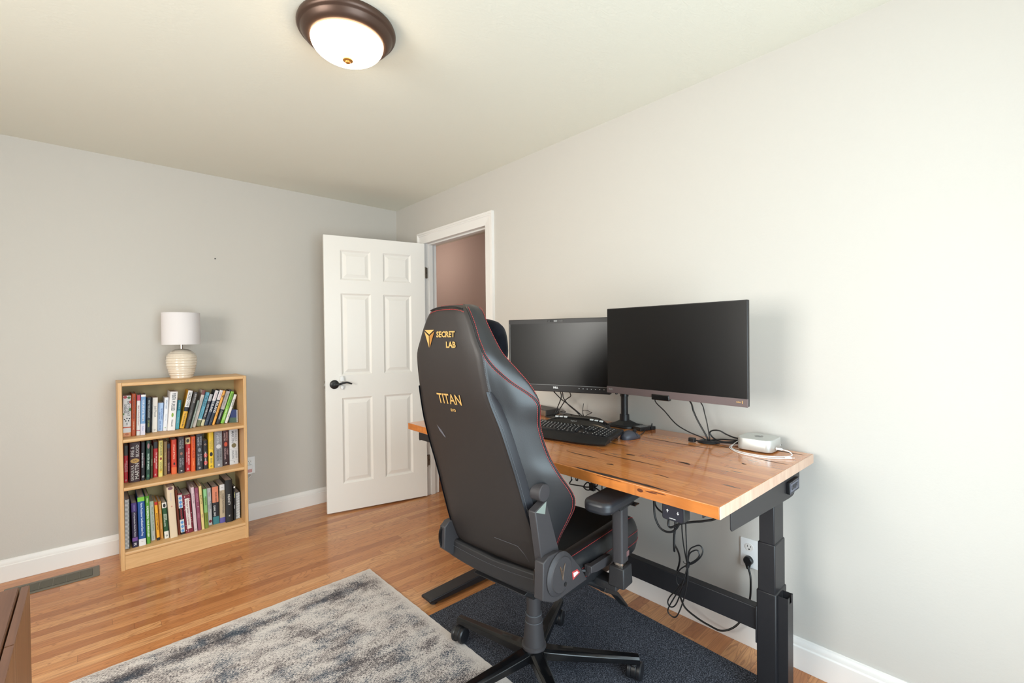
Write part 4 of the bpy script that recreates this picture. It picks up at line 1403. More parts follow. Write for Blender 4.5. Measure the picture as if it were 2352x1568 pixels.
# pole stand with two arms
stn = thing('monitor_stand', 'black desk stand with upright pole and arms carrying both monitors', 'monitor stand', (-.085, -2.425, DESK_Z + .0005))
m = MB()
m.prism([(-.045, .075), (-.055, .05), (-.055, -.03), (-.030, -.060), (.045, -.075), (.07, -.06), (.075, .05), (.05, .078), (-.02, .085)], 2, 0, .010, M_BLACKPL)
m.loft([[(-.040, .06, .010), (-.048, -.02, .010), (-.02, -.052, .010), (.045, -.062, .010), (.065, .045, .010), (.02, .07, .010)],
        [(-.016, .018, .034), (-.02, -.006, .034), (-.010, -.022, .034), (.012, -.024, .034), (.026, .01, .034), (.01, .024, .034)]], M_BLACKPL)
m.build('base_plate', stn, bevel=.002)
m = MB().cyl((0, 0, .03), (0, 0, .46), .0175, .0175, M_BLACK, 28).cyl((0, 0, .032), (0, 0, .062), .024, .023, M_BLACK, 28)
m.build('pole', stn)
m = MB().cyl((0, 0, .150), (0, 0, .20), .0205, .0205, M_BLACKPL, 28).box(-.004, .004, -.034, -.018, .165, .192, M_BLACKPL).cyl((0, -.030, .165), (0, -.030, .192), .006, .006, M_BLACKPL, 12)
m.build('height_collar', stn, bevel=.001)
m = MB().cyl((0, 0, .33), (0, 0, .40), .024, .024, M_BLACKPL, 24)
m.tube([(0, -.02, .365), (-.07, -.20, .370), (-.208, -.369, .385)], .014, M_BLACKPL, 12).tube([(0, .02, .35), (-.09, .12, .352), (-.205, .215, .358)], .014, M_BLACKPL, 12)
m.build('arm', stn)

# ------------------------------------------------------------------ keyboard
kb = thing('keyboard', 'black full-size keyboard with palm rest and raised media bar on desk', 'keyboard', (-.449, -2.366, DESK_Z + .0115), math.radians(-90 + 9.4))
kb.rotation_euler = (math.radians(5.5), 0, math.radians(-90 + 9.4))
# local x: along the keyboard towards the camera, local y: away from the sitter (to the wall)
KW, KD = .462, .205
m = MB()
m.prism(rrect(-KW / 2, KW / 2, -.042, KD / 2, .016), 2, .004, .020, M_BLACKPL)
m.build('key_deck', kb, bevel=.003)
m = MB()
pl = []
for i in range(17):
    x = -KW / 2 + KW * i / 16
    e_ = abs(i - 8) / 8
    fy = -.112 + .024 * e_ ** 4
    pl.append([(x, fy, .003), (x, fy - .003, .008), (x, -.075, .016), (x, -.044, .0205), (x, -.043, .004)])
m.loft(pl, M_BLACKPL)
m.build('palm_rest', kb, sharp=50)
m = MB()
xs_ = [-.165 + .33 * i / 20 for i in range(21)]
rows = []
for i, x in enumerate(xs_):
    e_ = 1 - abs(i - 10) / 10
    q = min(1, e_ * 2.2) ** .7
    y1_ = .100 + .040 * q
    rows.append([(x, .072, .019), (x, .074, .022 + .006 * q), (x, y1_ - .020, .023 + .032 * q), (x, y1_, .022 + .026 * q), (x, y1_, .015), (x, .08, .012)])
m.loft(rows, M_BLACKGL)
m.build('media_bar', kb, sharp=60)
m = MB()
for i in range(3):
    for x0 in (-.125, .062):
        m.box(x0 + i * .024, x0 + .017 + i * .024, .100, .106, .036, .0515 - abs(x0 + .009 + i * .024) * .045, M_WHITETX)
m.text('logitech', (-.012, .083, .0345), (1, 0, 0), (0, .7, .7), M_GREYTX, w=.032, thick=.003)
m.build('media_marks', kb)
M_KEY = mat('key_cap', (32, 31, 33), 0.45)
rk = random.Random(4)


def key(x, y, w_=.0165, d_=.0165, z=.020, mark=True):
    t_ = .0022
    keys = leg = MB()
    keys.hexa([(x, y, z), (x + w_, y, z), (x + w_, y + d_, z), (x, y + d_, z)], [(x + t_, y + t_ * .6, z + .006), (x + w_ - t_, y + t_ * .6, z + .006), (x + w_ - t_, y + d_ - t_, z + .006), (x + t_, y + d_ - t_, z + .006)], M_KEY)
    if mark:
        q = .0020
        cx_, cy_ = x + w_ * .42, y + d_ * .58
        leg.box(cx_ - q, cx_ + q * .6, cy_ - q * .9, cy_ + q * 1.1, z + .0061, z + .0064, M_WHITETX)
        if rk.random() < .4:
            leg.box(cx_ - q, cx_ + q * .2, cy_ - q * 3, cy_ - q * 2, z + .0061, z + .0064, M_GREYTX)
    keys.build('key', kb, flat=True)


for r in range(6):
    y = -.0385 + r * .0186
    off = [0, .012, .006, .002, 0, 0][r]
    x = -.215
    if r == 0:
        for wk in (.024, .020, .020):
            key(x, y, wk); x += wk + .002
        key(x, y, .108, mark=False); x += .110
        for wk in (.020, .020, .020, .022):
            key(x, y, wk); x += wk + .002
    else:
        if off:
            key(x, y, .018 + off); x += .020 + off
        while x < .048:
            wk = .0165 if r < 5 else .0155
            key(x, y, wk, .0165 if r < 5 else .011); x += wk + .0022
    for k_ in range(3):
        if r in (0, 3, 4, 5) or (r == 1 and k_ == 1):
            key(.075 + k_ * .0188, y, .0165, .0165 if r < 5 else .011)
    for k_ in range(4):
        key(.137 + k_ * .0188, y, .0165, .0165 if r < 5 else .011)
m = MB().box(-.20, -.18, .075, .095, -.0195, .006, M_BLACKPL)
m.build('tilt_leg', kb)
MB().box(.18, .20, .075, .095, -.0195, .006, M_BLACKPL).build('tilt_leg', kb)

# ------------------------------------------------------------------ mouse
ms = thing('computer_mouse', 'charcoal wired mouse beside the keyboard on the wooden desk', 'mouse', (-.288, -2.590, DESK_Z + .0003), math.radians(-8))
m = MB()
rows = []
for i in range(15):
    t = i / 14
    x = -.052 + .104 * t
    hw = .032 * (math.sin(PI * min(1, max(0, (t * .94 + .03)))) ** .42) * (1 - .10 * t)
    hh_ = .036 * math.sin(PI * (t * .86 + .10)) ** .75 * (1 - .42 * t ** 2)
    row = [(x, -hw * .92, 0)]
    for k_ in range(11):
        a = PI * k_ / 10
        row.append((x, -hw * math.cos(a), max(.004, hh_ * math.sin(a) ** .62 + .002)))
    row.append((x, hw * .92, 0))
    rows.append(row)
M_MOUSE = mat('mouse_grey', (62, 64, 74), 0.45)
m.loft(rows, M_MOUSE)
m.build('shell', ms, sharp=60)
m = MB().tube([(.012, -.030, .010), (.004, -.024, .026), (.004, 0, .0365), (.004, .024, .026), (.012, .030, .010)], .0007, M_BLACKPL, 6).tube([(.004, 0, .0366), (.03, 0, .030), (.05, 0, .015)], .0008, M_BLACKPL, 6)
m.build('button_seam', ms)
m = MB().cyl((.028, -.003, .029), (.028, .003, .029), .009, .009, M_BLACKPL, 16)
m.build('scroll_wheel', ms)
m = MB().tube([(-.236, -2.597, .864), (-.214, -2.594, .862), (-.160, -2.576, .8605), (-.115, -2.556, .863), (-.08, -2.538, .8615), (-.045, -2.52, .862), (-.03, -2.50, .866)], .0019, M_RUBBER, 7)
tag(m.build('mouse_cable'), 'black cord running from the mouse back to the wall', 'cable')

# ------------------------------------------------------------------ button box, dock, mini computer
bx_ = thing('switch_box', 'small flat black button box beside the monitor stand base', 'switch box', (-.096, -2.527, DESK_Z + .0003), math.radians(-16))
MB().prism(rrect(-.032, .032, -.028, .028, .003), 2, 0, .017, M_BLACKPL).build('case', bx_, bevel=.0015)
m = MB()
for i in range(4):
    for j in range(3):
        m.box(-.024 + i * .0125, -.0155 + i * .0125, -.018 + j * .013, -.010 + j * .013, .017, .0178, M_GREYTX)
m.build('buttons', bx_)
m = MB().box(.034, .060, -.03, .0, 0, .016, M_BLACKPL).tube([(.045, -.02, .016), (.046, -.021, .03)], .003, M_BLACKPL)
m.build('plug_block', bx_, bevel=.001)

dk = thing('docking_station', 'flat dark grey docking station with light trim behind the chair', 'docking station', (-.105, -1.925, DESK_Z + .0003), math.radians(-8))
m = MB()
m.prism(rrect(-.045, .060, -.035, .165, .006), 2, .004, .036, mat('dock_grey', (62, 58, 56), 0.5))
m.build('case', dk, bevel=.003)
m = MB().prism([(-.040, .0), (-.0465, .008), (-.0465, .033), (-.044, .033), (-.044, .009), (-.038, .002)], 1, -.030, .16, M_NICKEL).box(-.0465, -.040, -.036, -.030, .004, .033, M_NICKEL)
m.build('front_trim', dk)

mc = thing('mini_computer', 'small silver square desktop computer near the desk corner', 'computer', (-.102, -3.052, DESK_Z + .0002))
MB().lathe([(.0, 0), (.05, 0), (.05, .004), (0, .004)], M_BLACKPL, 40).build('foot', mc)
m = MB()
rows = []
for z, ins in ((.0035, .004), (.0045, .001), (.007, 0), (.047, 0), (.0495, .0008), (.0503, .003), (.0503, .012)):
    rows.append([(x, y, z) for x, y in rrect(-.0625 + ins, .0625 - ins, -.0635 + ins, .0635 - ins, .026 - ins, 8)])
m.loft(rows, M_ALU)
m.build('aluminium_body', mc, sharp=60)
m = MB()
M_AP = mat('dark_glossy_emblem', (92, 98, 96), 0.15, metal=.6)
# fruit emblem on the top: body of two lobes with a bite, and a leaf
pts = []
for i in range(36):
    a = 2 * PI * i / 36
    r = .0150 * (1 + .10 * abs(math.cos(a)) - .14 * math.exp(-((a - PI / 2) / .35) ** 2) - .08 * math.exp(-((a - 3 * PI / 2) / .3) ** 2))
    x, y = r * math.cos(a), r * math.sin(a)
    d = math.hypot(x - .0195, y - .002)
    if d < .0075:
        x = .0195 - .0075 * (0.0195 - x) / max(d, 1e-6)
        y = .002 + .0075 * (y - .002) / max(d, 1e-6)
    pts.append((x, y))
RZ = Matrix.Rotation(math.radians(-90), 2)
m.add([tuple(RZ @ Vector(p)) + (.0506,) for p in pts], [tuple(range(36))], M_AP)
lf = [(.0, .0155), (.001, .020), (.0055, .0245), (.0065, .0245), (.0055, .019)]
m.add([tuple(RZ @ Vector(p)) + (.0506,) for p in lf], [tuple(range(5))], M_AP)
m.build('emblem', mc)
m = MB().cyl((.048, -.0636, .020), (.048, -.0628, .020), .002, .002, M_BLACKPL, 10).box(.036, .044, -.0638, -.0628, .0185, .0215, M_WHITETX)
m.build('port', mc)

# ------------------------------------------------------------------ cables on the desk
Z0 = DESK_Z
m = MB().tube([(-.123, -3.119, .8745), (-.123, -3.140, .8745)], .0045, M_WHITEPL, 10, smooth=0)
m.tube([(-.123, -3.138, .8745), (-.118, -3.160, .870), (-.122, -3.172, .862), (-.150, -3.172, .8600), (-.190, -3.140, .8600), (-.215, -3.085, .8600), (-.205, -3.02, .8600), (-.165, -2.972, .8602), (-.10, -2.962, .868), (-.045, -2.975, .880), (-.03, -2.985, .882)], .0019, M_WHITEPL, 8)
m.tube([(-.10, -2.958, .862), (-.165, -2.965, .8600), (-.222, -3.02, .8600), (-.235, -3.08, .8600), (-.225, -3.125, .8600), (-.205, -3.155, .8600), (-.188, -3.172, .8605)], .0019, M_WHITEPL, 8)
m.cyl((-.190, -3.170, .8615), (-.176, -3.186, .8615), .0038, .0038, M_WHITEPL, 12).cyl((-.176, -3.186, .8615), (-.170, -3.193, .8615), .0024, .0024, M_CHROME, 10)
tag(m.build('usb_cable'), 'thin white charging cable looped around the silver mini computer', 'cable')

m = MB().tube([(-.29, -2.72, 1.06), (-.19, -2.655, 1.015), (-.12, -2.660, .965), (-.12, -2.713, .915), (-.122, -2.77, .889), (-.123, -2.831, .873), (-.125, -2.86, .860)], .0026, M_RUBBER, 8)
tag(m.build('monitor_cable'), 'black cable sweeping from under the larger monitor furthest left to the grommet', 'cable', 'black cables hanging from the larger monitor')
m = MB().tube([(-.22, -2.77, 1.08), (-.13, -2.785, 1.022), (-.13, -2.80, .982), (-.13, -2.82, .941), (-.13, -2.856, .882), (-.127, -2.862, .862)], .0036, M_RUBBER, 8)
tag(m.build('monitor_cable'), 'thick black cable, middle one of three below the larger monitor', 'cable', 'black cables hanging from the larger monitor')
m = MB().tube([(-.21, -2.82, 1.08), (-.13, -2.835, 1.018), (-.13, -2.849, .976), (-.13, -2.860, .93), (-.13, -2.869, .875), (-.127, -2.866, .862)], .0024, M_RUBBER, 8)
tag(m.build('monitor_cable'), 'thin straight black cable, last of three below the larger monitor', 'cable', 'black cables hanging from the larger monitor')
m = MB().tube([(-.052, -2.989, .872), (-.06, -2.965, .868), (-.12, -2.925, .868), (-.12, -2.883, .876), (-.12, -2.866, .897), (-.12, -2.88, .909), (-.12, -2.907, .911), (-.115, -2.93, .900), (-.085, -2.955, .884), (-.045, -2.985, .876)], .003, M_RUBBER, 8)
m.tube([(-.065, -2.989, .878), (-.075, -2.95, .872), (-.085, -2.90, .869), (-.11, -2.872, .866), (-.128, -2.864, .862)], .0028, M_RUBBER, 8)
m.tube([(-.08, -2.989, .868), (-.10, -2.95, .8645), (-.13, -2.905, .8645), (-.155, -2.86, .8645), (-.170, -2.825, .867)], .0032, M_RUBBER, 8)
m.prism(rrect(-.180, -.160, -2.826, -2.800, .003), 2, .8602, .875, M_BLACKPL)
tag(m.build('cable_loop'), 'looped black cables with a loose plug leading to mini computer', 'cable')
cz = -.1
dl_ = [('black cable running from the smaller monitor down to the wall side tangle', [(-.28, -2.10, 1.05), (-.12, -1.985, 1.0), (-.1, -2.019, .96), (-.1, -2.067, .937), (-.1, -2.126, .907), (-.085, -2.155, .880), (-.08, -2.165, .861)]),
       ('black cable dropping nearly straight from smaller monitor to docking station', [(-.26, -2.13, 1.06), (-.12, -2.035, 1.0), (-.1, -2.023, .964), (-.1, -1.993, .905), (-.11, -1.982, .870), (-.125, -1.98, .862)]),
       ('black cable curving under the smaller monitor towards the docking station', [(-.26, -2.20, 1.06), (-.12, -2.105, 1.0), (-.1, -2.09, .978), (-.1, -2.055, .955), (-.1, -2.006, .894), (-.118, -1.988, .867), (-.128, -1.982, .863)]),
       ('black cable forked from under the smaller monitor to the tangle', [(-.26, -2.14, 1.06), (-.12, -2.05, 1.0), (-.1, -2.04, .965), (-.098, -2.075, .930), (-.095, -2.130, .897), (-.085, -2.145, .875), (-.075, -2.15, .861)])]
for lb, p_ in dl_:
    tag(MB().tube(p_, .0028, M_RUBBER, 8).build('monitor_cable'), lb, 'cable', 'black cables hanging from the smaller monitor')
m = MB().tube([(-.128, -1.985, .864), (-.09, -2.01, .885), (-.075, -2.03, .887), (-.07, -2.02, .878), (-.085, -2.01, .88), (-.06, -2.06, .873), (-.055, -2.10, .865), (-.06, -2.13, .861), (-.075, -2.15, .861)], .0019, M_RUBBER, 7)
m.tube([(-.12, -1.995, .862), (-.12, -2.04, .8595), (-.10, -2.08, .8595), (-.07, -2.11, .8595), (-.055, -2.14, .861)], .0019, M_RUBBER, 7)
m.tube([(-.06, -2.150, .860), (-.05, -2.135, .885), (-.045, -2.135, .90), (-.04, -2.160, .902), (-.045, -2.178, .898), (-.04, -2.190, .894), (-.045, -2.180, .888), (-.055, -2.16, .875), (-.065, -2.152, .860)], .0017, M_RUBBER, 7)
m.tube([(-.062, -2.155, .860), (-.045, -2.13, .895), (-.04, -2.132, .930), (-.041, -2.134, .937)], .0017, M_RUBBER, 7)
tag(m.build('cable_tangle'), 'tangle of thin black cords on the desk below smaller monitor', 'cable')

# ------------------------------------------------------------------ cables under the desk
m = MB().tube([(-.60, -2.884, .80), (-.60, -2.884, .732), (-.60, -2.888, .682), (-.60, -2.906, .65), (-.60, -2.932, .643), (-.60, -2.958, .655), (-.60, -2.979, .69), (-.60, -2.99, .75), (-.6, -2.99, .82)], .0036, M_RUBBER, 8)
tag(m.build('under_desk_cable'), 'black cable hanging in a deep U beneath the front of desktop', 'cable', 'cables hanging under the desktop')
m = MB().tube([(-.62, -2.897, .80), (-.62, -2.90, .735), (-.64, -2.935, .722), (-.68, -2.98, .74), (-.70, -3.02, .775)], .003, M_RUBBER, 8)
tag(m.build('under_desk_cable'), 'short black cable running into the back of desk control handset', 'cable', 'cables hanging under the desktop')
m = MB().tube([(-.60, -2.955, .75), (-.60, -2.938, .68), (-.60, -2.945, .662), (-.60, -2.979, .684), (-.60, -3.02, .702), (-.60, -3.063, .718), (-.59, -3.10, .740), (-.56, -3.11, .80)], .0036, M_RUBBER, 8)
tag(m.build('under_desk_cable'), 'black cable rising gently towards the near desk bracket', 'cable', 'cables hanging under the desktop')
m = MB().tube([(-.45, -2.890, .82), (-.45, -2.884, .63), (-.45, -2.878, .56), (-.43, -2.868, .500), (-.30, -2.80, .46), (-.22, -2.78, .36), (-.18, -2.72, .20), (-.10, -2.712, .145), (-.10, -2.74, .098), (-.10, -2.789, .077), (-.10, -2.846, .067), (-.10, -2.906, .070), (-.08, -2.96, .115), (-.05, -2.992, .20), (-.055, -3.001, .306), (-.040, -2.985, .350)], .0040, M_RUBBER, 8)
tag(m.build('power_cable'), 'thick black power cord hanging behind crossbar to the wall outlet', 'cable')
pg = thing('power_plug', 'round black angled plug in lower socket of wall outlet', 'plug', (-.0082, -2.978, .363))
MB().cyl((0, 0, 0), (-.020, 0, 0), .0185, .0175, M_BLACKPL, 24, bev=.003).build('plug_head', pg)
MB().loft([[(-.004, -.013, -.008), (-.004, .013, -.008), (-.018, .013, -.008), (-.018, -.013, -.008)], [(-.006, -.005, -.036), (-.006, .005, -.036), (-.016, .005, -.036), (-.016, -.005, -.036)]], M_BLACKPL).build('strain_relief', pg, bevel=.002)
# bundle tied in a figure of eight
def loop8(c, ax, ay, tilt, ph=0, n=24, dz=0.0):
    out = []
    for i in range(n):
        a = 2 * PI * i / n + ph
        x, y = ax * math.sin(a), ay * math.cos(a)
        out.append((c[0] + .006 * math.sin(2 * a + dz), c[1] + x * math.cos(tilt) - y * math.sin(tilt), c[2] + x * math.sin(tilt) + y * math.cos(tilt)))
    return out


m = MB()
m.tube([(-.45, -2.906, .82), (-.45, -2.908, .626), (-.45, -2.913, .556), (-.45, -2.923, .50), (-.45, -2.928, .478)], .0024, M_RUBBER, 7)
m.tube([(-.455, -2.926, .82), (-.455, -2.926, .63), (-.455, -2.928, .56), (-.455, -2.930, .50), (-.45, -2.930, .478)], .0024, M_RUBBER, 7)
K0 = (-.45, -2.930, .478)


def petal(p, r=.0024):
    m.tube([K0] + p + [K0], r, M_RUBBER, 7)


petal([(-.448, -2.935, .53), (-.446, -2.955, .552), (-.445, -2.974, .560), (-.446, -2.984, .545), (-.45, -2.976, .520), (-.452, -2.952, .492)])
petal([(-.454, -2.938, .52), (-.456, -2.956, .540), (-.456, -2.970, .545), (-.456, -2.976, .530), (-.454, -2.962, .508)])
petal([(-.452, -2.905, .455), (-.45, -2.890, .430), (-.45, -2.886, .405), (-.45, -2.895, .390), (-.45, -2.914, .397), (-.45, -2.926, .425)])
petal([(-.446, -2.915, .42), (-.445, -2.885, .37), (-.445, -2.857, .33), (-.445, -2.848, .305), (-.445, -2.858, .292), (-.445, -2.880, .310), (-.447, -2.905, .38)])
petal([(-.456, -2.912, .40), (-.457, -2.880, .34), (-.457, -2.855, .285), (-.457, -2.866, .268), (-.457, -2.890, .276), (-.455, -2.915, .345), (-.453, -2.93, .42)])
m.cyl((-.45, -2.927, .468), (-.45, -2.933, .488), .007, .007, M_BLACKPL, 10)
m.tube([(-.45, -2.930, .478), (-.452, -2.918, .480), (-.452, -2.913, .486)], .0012, M_BLACKPL, 6)
tag(m.build('coiled_cord'), 'coiled thin black cord tied in the middle, hanging under desk', 'cord')
X_ = -.30
m = MB().tube([(X_, -2.26, .79), (X_, -2.26, .615), (X_, -2.264, .606), (X_, -2.249, .582), (X_, -2.275, .582), (X_, -2.333, .588), (X_, -2.349, .588), (X_, -2.378, .595), (X_, -2.406, .604), (X_, -2.419, .631), (X_, -2.42, .79)], .0030, M_RUBBER, 7)
m.tube([(X_, -2.337, .589), (X_, -2.358, .612), (X_, -2.379, .608), (X_, -2.390, .595), (X_, -2.378, .583), (X_, -2.357, .576), (X_, -2.340, .582)], .0030, M_RUBBER, 7, closed=True)
m.tube([(X_, -2.286, .79), (X_, -2.288, .625), (X_, -2.294, .610), (X_, -2.301, .625), (X_, -2.303, .79)], .0028, M_RUBBER, 7)
m.tube([(X_, -2.381, .620), (X_, -2.390, .595), (X_, -2.402, .598), (X_, -2.437, .583), (X_, -2.45, .54), (X_, -2.45, .44)], .0032, M_RUBBER, 7)
m.tube([(X_, -2.444, .79), (X_, -2.444, .613), (X_, -2.444, .50)], .0028, M_RUBBER, 7)
m.box(X_ - .009, X_ + .009, -2.401, -2.376, .582, .614, M_BLACKPL)
tag(m.build('cable_bundle'), 'knotted black cable bundle under desktop just behind the chair back', 'cable')

# ------------------------------------------------------------------ gaming chair
# chair frame: x forward, y to its left, z up, origin under the gas lift
CHZ = .0047
chair = thing('gaming_chair', 'black high-backed gaming chair with red stitching and gold lettering', 'chair', (-.805, -2.495, 0), math.radians(6.8))

BK = [  # z, rear x, rear half width, mid-flank x, mid-flank half width, front edge x, front edge half width
    (1.410, -.392, .046, -.372, .056, -.352, .052),
    (1.402, -.408, .066, -.380, .076, -.350, .074),
    (1.390, -.417, .083, -.386, .092, -.352, .092),
    (1.350, -.421, .108, -.390, .118, -.362, .122),
    (1.300, -.423, .130, -.388, .143, -.356, .148),
    (1.260, -.421, .149, -.382, .163, -.347, .170),
    (1.210, -.415, .155, -.366, .187, -.322, .206),
    (1.165, -.407, .158, -.352, .204, -.300, .236),
    (1.115, -.395, .165, -.336, .218, -.284, .256),
    (1.040, -.370, .180, -.312, .216, -.264, .242),
    (.945, -.337, .189, -.276, .222, -.225, .246),
    (.885, -.315, .192, -.246, .236, -.196, .264),
    (.810, -.290, .195, -.206, .246, -.145, .280),
    (.765, -.276, .198, -.192, .242, -.130, .273),
    (.720, -.260, .202, -.184, .234, -.130, .252),
    (.660, -.240, .205, -.180, .222, -.140, .224),
    (.600, -.217, .206, -.172, .212, -.135, .200),
    (.560, -.200, .198, -.165, .202, -.135, .185),
    (.545, -.188, .180, -.162, .184, -.140, .170)]


def bk(z):
    if z >= BK[0][0]:
        return BK[0][1:]
    for i in range(len(BK) - 1):
        if BK[i][0] >= z >= BK[i + 1][0]:
            a = BK[max(i - 1, 0)]; b = BK[i]; c = BK[i + 1]; d = BK[min(i + 2, len(BK) - 1)]
            t = (b[0] - z) / (b[0] - c[0])
            h1 = b[0] - c[0]
            out = []
            for k in range(1, 7):
                m0 = (c[k] - a[k]) / ((a[0] - c[0]) or 1) * h1 if a is not b else (c[k] - b[k])
                m1 = (d[k] - b[k]) / ((b[0] - d[0]) or 1) * h1 if d is not c else (c[k] - b[k])
                out.append((2 * t ** 3 - 3 * t * t + 1) * b[k] + (t ** 3 - 2 * t * t + t) * m0 + (-2 * t ** 3 + 3 * t * t) * c[k] + (t ** 3 - t * t) * m1)
            return tuple(out)
    return BK[-1][1:]


def half_section(z):
    xr, wr, xo, wo, xf, wf = bk(z)
    thick = xf - xr
    rear = [(xr - .004, 0), (xr - .004, wr * .5), (xr - .002, wr * .85), (xr + .002, wr - .004), (xr + .009, wr)]
    # from the rear seam around the outside to the front
    P = [(xr + .009, wr), (xr + (xo - xr) * .5, wr + (wo - wr) * .42), (xo, wo), (xf - .012, wf - (wf - wo) * .18), (xf, wf - .001)]
    side = [tuple(p)[:2] for p in catmull([(a, b, 0) for a, b in P], 5)][1:]
    inner = max(wf - .055, wf * .45)
    F = [(xf, wf - .001), (xf + .010, wf - .018), (xf - .012, inner + .006), (xr + thick * .62, inner - .02), (xr + thick * .60, inner * .45), (xr + thick * .62, 0)]
    front = [tuple(p)[:2] for p in catmull([(a, b, 0) for a, b in F], 4)][1:]
    return rear, side, front


zs = []
z = BK[0][0]
while z > BK[-1][0]:
    zs.append(z)
    z -= .0035 if z > 1.38 else (.012 if z > .58 else .006)
zs.append(BK[-1][0])
rows = []
for z in zs:
    rear, side, front = half_section(z)
    half = rear + side + front
    full = [(x, y, z) for x, y in half] + [(x, -y, z) for x, y in half[-2:0:-1]]
    rows.append(full)
m = MB()
m.loft(rows, M_LEATHER)
nr = len(rows[0])
nrear = 5
# rear face in its own duller leather
k0 = m._m(M_LEATHERB)
for i in range(len(rows) - 1):
    for k in range(nr):
        if k < nrear - 1 or k >= nr - (nrear - 1):
            m.mi[i * nr + k] = k0
m.build('backrest', chair, sharp=75)


def side_pt(z, f, s=-1, shift=0.0):
    """point on the flank, f=0 at the rear seam, 1 at the front edge"""
    xr, wr, xo, wo, xf, wf = bk(z)
    P = [(xr + .009, wr, 0), (xr + (xo - xr) * .5, wr + (wo - wr) * .42, 0), (xo, wo, 0), (xf - .012, wf - (wf - wo) * .18, 0), (xf, wf - .001, 0)]
    q = catmull(P, 10)
    t = f * (len(q) - 1)
    if shift:
        cum = [0.0]
        for a_, b_ in zip(q, q[1:]):
            cum.append(cum[-1] + (b_ - a_).length)
        i_ = min(int(t), len(q) - 2)
        d_ = max(0.0, min(cum[-1] - 1e-5, cum[i_] + (cum[i_ + 1] - cum[i_]) * (t - i_) + shift))
        j_ = max(k_ for k_ in range(len(q) - 1) if cum[k_] <= d_)
        t = j_ + (d_ - cum[j_]) / (cum[j_ + 1] - cum[j_])
    i = min(int(t), len(q) - 2)
    v = q[i].lerp(q[i + 1], t - i)
    return Vector((v.x, s * v.y, z))


def offs(p, s, d=.0012):
    return Vector((p.x - d * .4, p.y + s * d, p.z))


def dashes(m, pts, r, mt, on=.0045, off=.0022):
    P = [Vector(p) for p in pts]
    acc = 0.0
    cur = [P[0]]
    draw = True
    for a, b in zip(P, P[1:]):
        L_ = (b - a).length
        pos = 0.0
        while L_ - pos > 1e-6:
            lim = (on if draw else off) - acc
            step = min(lim, L_ - pos)
            pos += step
            acc += step
            q = a.lerp(b, pos / L_)
            if draw:
                cur.append(q)
            if acc >= (on if draw else off) - 1e-7:
                if draw and len(cur) > 1:
                    m.tube([cur[0], cur[-1]], r, mt, 4, smooth=0)
                draw = not draw
                acc = 0.0
                cur = [q]


# piping: along the top rear edge, then diagonally forward at the shoulder and down the front edge
def fz(z):
    if z > 1.262:
        return 0.02
    if z > 1.10:
        t = (1.262 - z) / (1.262 - 1.10)
        return .02 + .84 * (t ** .8)
    return .86


for s in (1, -1):
    path = [side_pt(z, fz(z), s) for z in [1.402 - i * .009 for i in range(88)] if z > .62]
    m = MB()
    m.tube([offs(p, s, .0008) for p in path], .0026, M_BLACKPL, 6, smooth=0)
    m.build('piping', chair)
    m = MB()
    for d in (-.0055, .0055):
        pth = []
        for z in [1.400 - i * .006 for i in range(132)]:
            if z < .615:
                break
            pth.append(offs(side_pt(z, fz(z), s, d), s, .0014))
        dashes(m, pth, .0009, M_RED)
    # second line on the front edge of the head section
    pth = [offs(side_pt(z, .97, s), s, .0012) for z in [1.400 - i * .006 for i in range(45)]]
    dashes(m, pth, .0009, M_RED)
    m.build('red_stitch_line', chair, flat=True)
# across the top
m = MB()
m.tube([(-.4185, y, 1.3905 + .0125 * (1 - (abs(y) / .083) ** 3) * 1.0) for y in [(-.074 + .148 * i / 16) for i in range(17)]], .0024, M_BLACKPL, 6, smooth=0)
m.build('piping', chair)
m = MB()
dashes(m, [(-.4205, y, 1.380 + .0145 * (1 - (abs(y) / .088) ** 3)) for y in [(-.080 + .160 * i / 16) for i in range(17)]], .0009, M_RED)
dashes(m, [(-.398, y, 1.4085) for y in [(-.052 + .104 * i / 16) for i in range(17)]], .0009, M_RED)
m.build('red_stitch_line', chair, flat=True)
# rear panel seam with a flap strip and grey stitching
for s in (1, -1):
    m = MB()
    strip = []
    for z in [1.15 - i * .02 for i in range(30)]:
        if z < .575:
            break
        xr, wr = bk(z)[:2]
        k_ = min(1, (1.15 - z) / .03)
        a = Vector((xr - .003, s * (wr - .004), z)); b = Vector((xr + .010, s * (wr + .003), z)); c = side_pt(z, .02, s, .016 * k_) + Vector((-.002, s * .004, 0)); d = side_pt(z, .02, s, .018 * k_)
        strip.append([a, b, c, d])
    m.loft(strip, mat('flap_leather', (26, 27, 33), 0.42), closed=False, cap=False)
    m.build('zip_flap', chair, sharp=70)
    if s > 0:
        continue
    m = MB()
    dashes(m, [Vector((bk(z)[0] + .003, s * (bk(z)[1] + .0015), z)) for z in [1.255 - i * .008 for i in range(86)]], .0007, M_GREYST, .003, .002)
    m.build('grey_stitch_line', chair, flat=True)
# scuff
m = MB()
xr_ = lambda z: bk(z)[0] - .0048
m.add([(xr_(1.02) , .112, 1.02), (xr_(1.0), .098, 1.003), (xr_(.99), .084, .985), (xr_(.985), .080, .978), (xr_(.99), .088, .982), (xr_(1.005), .104, 1.0)], [(0, 1, 2, 3, 4, 5)], mat('scuffed_leather', (84, 80, 86), 0.6))
m.build('scuff_mark', chair)
# stitched corner of the rear pocket
m = MB()
dashes(m, [(bk(.66)[0] - .005, -.03, .640), (bk(.66)[0] - .005, -.13, .640), (bk(.66)[0] - .003, -.155, .622), (bk(.59)[0] - .003, -.155, .585)], .0007, M_GREYST, .004, .001)
m.build('pocket_stitch', chair, flat=True)
# gold print on the back, reading for someone behind the chair (right = -y)
m = MB()


def on_back(z, y):
    return Vector((bk(z)[0] - .0062, y, z))


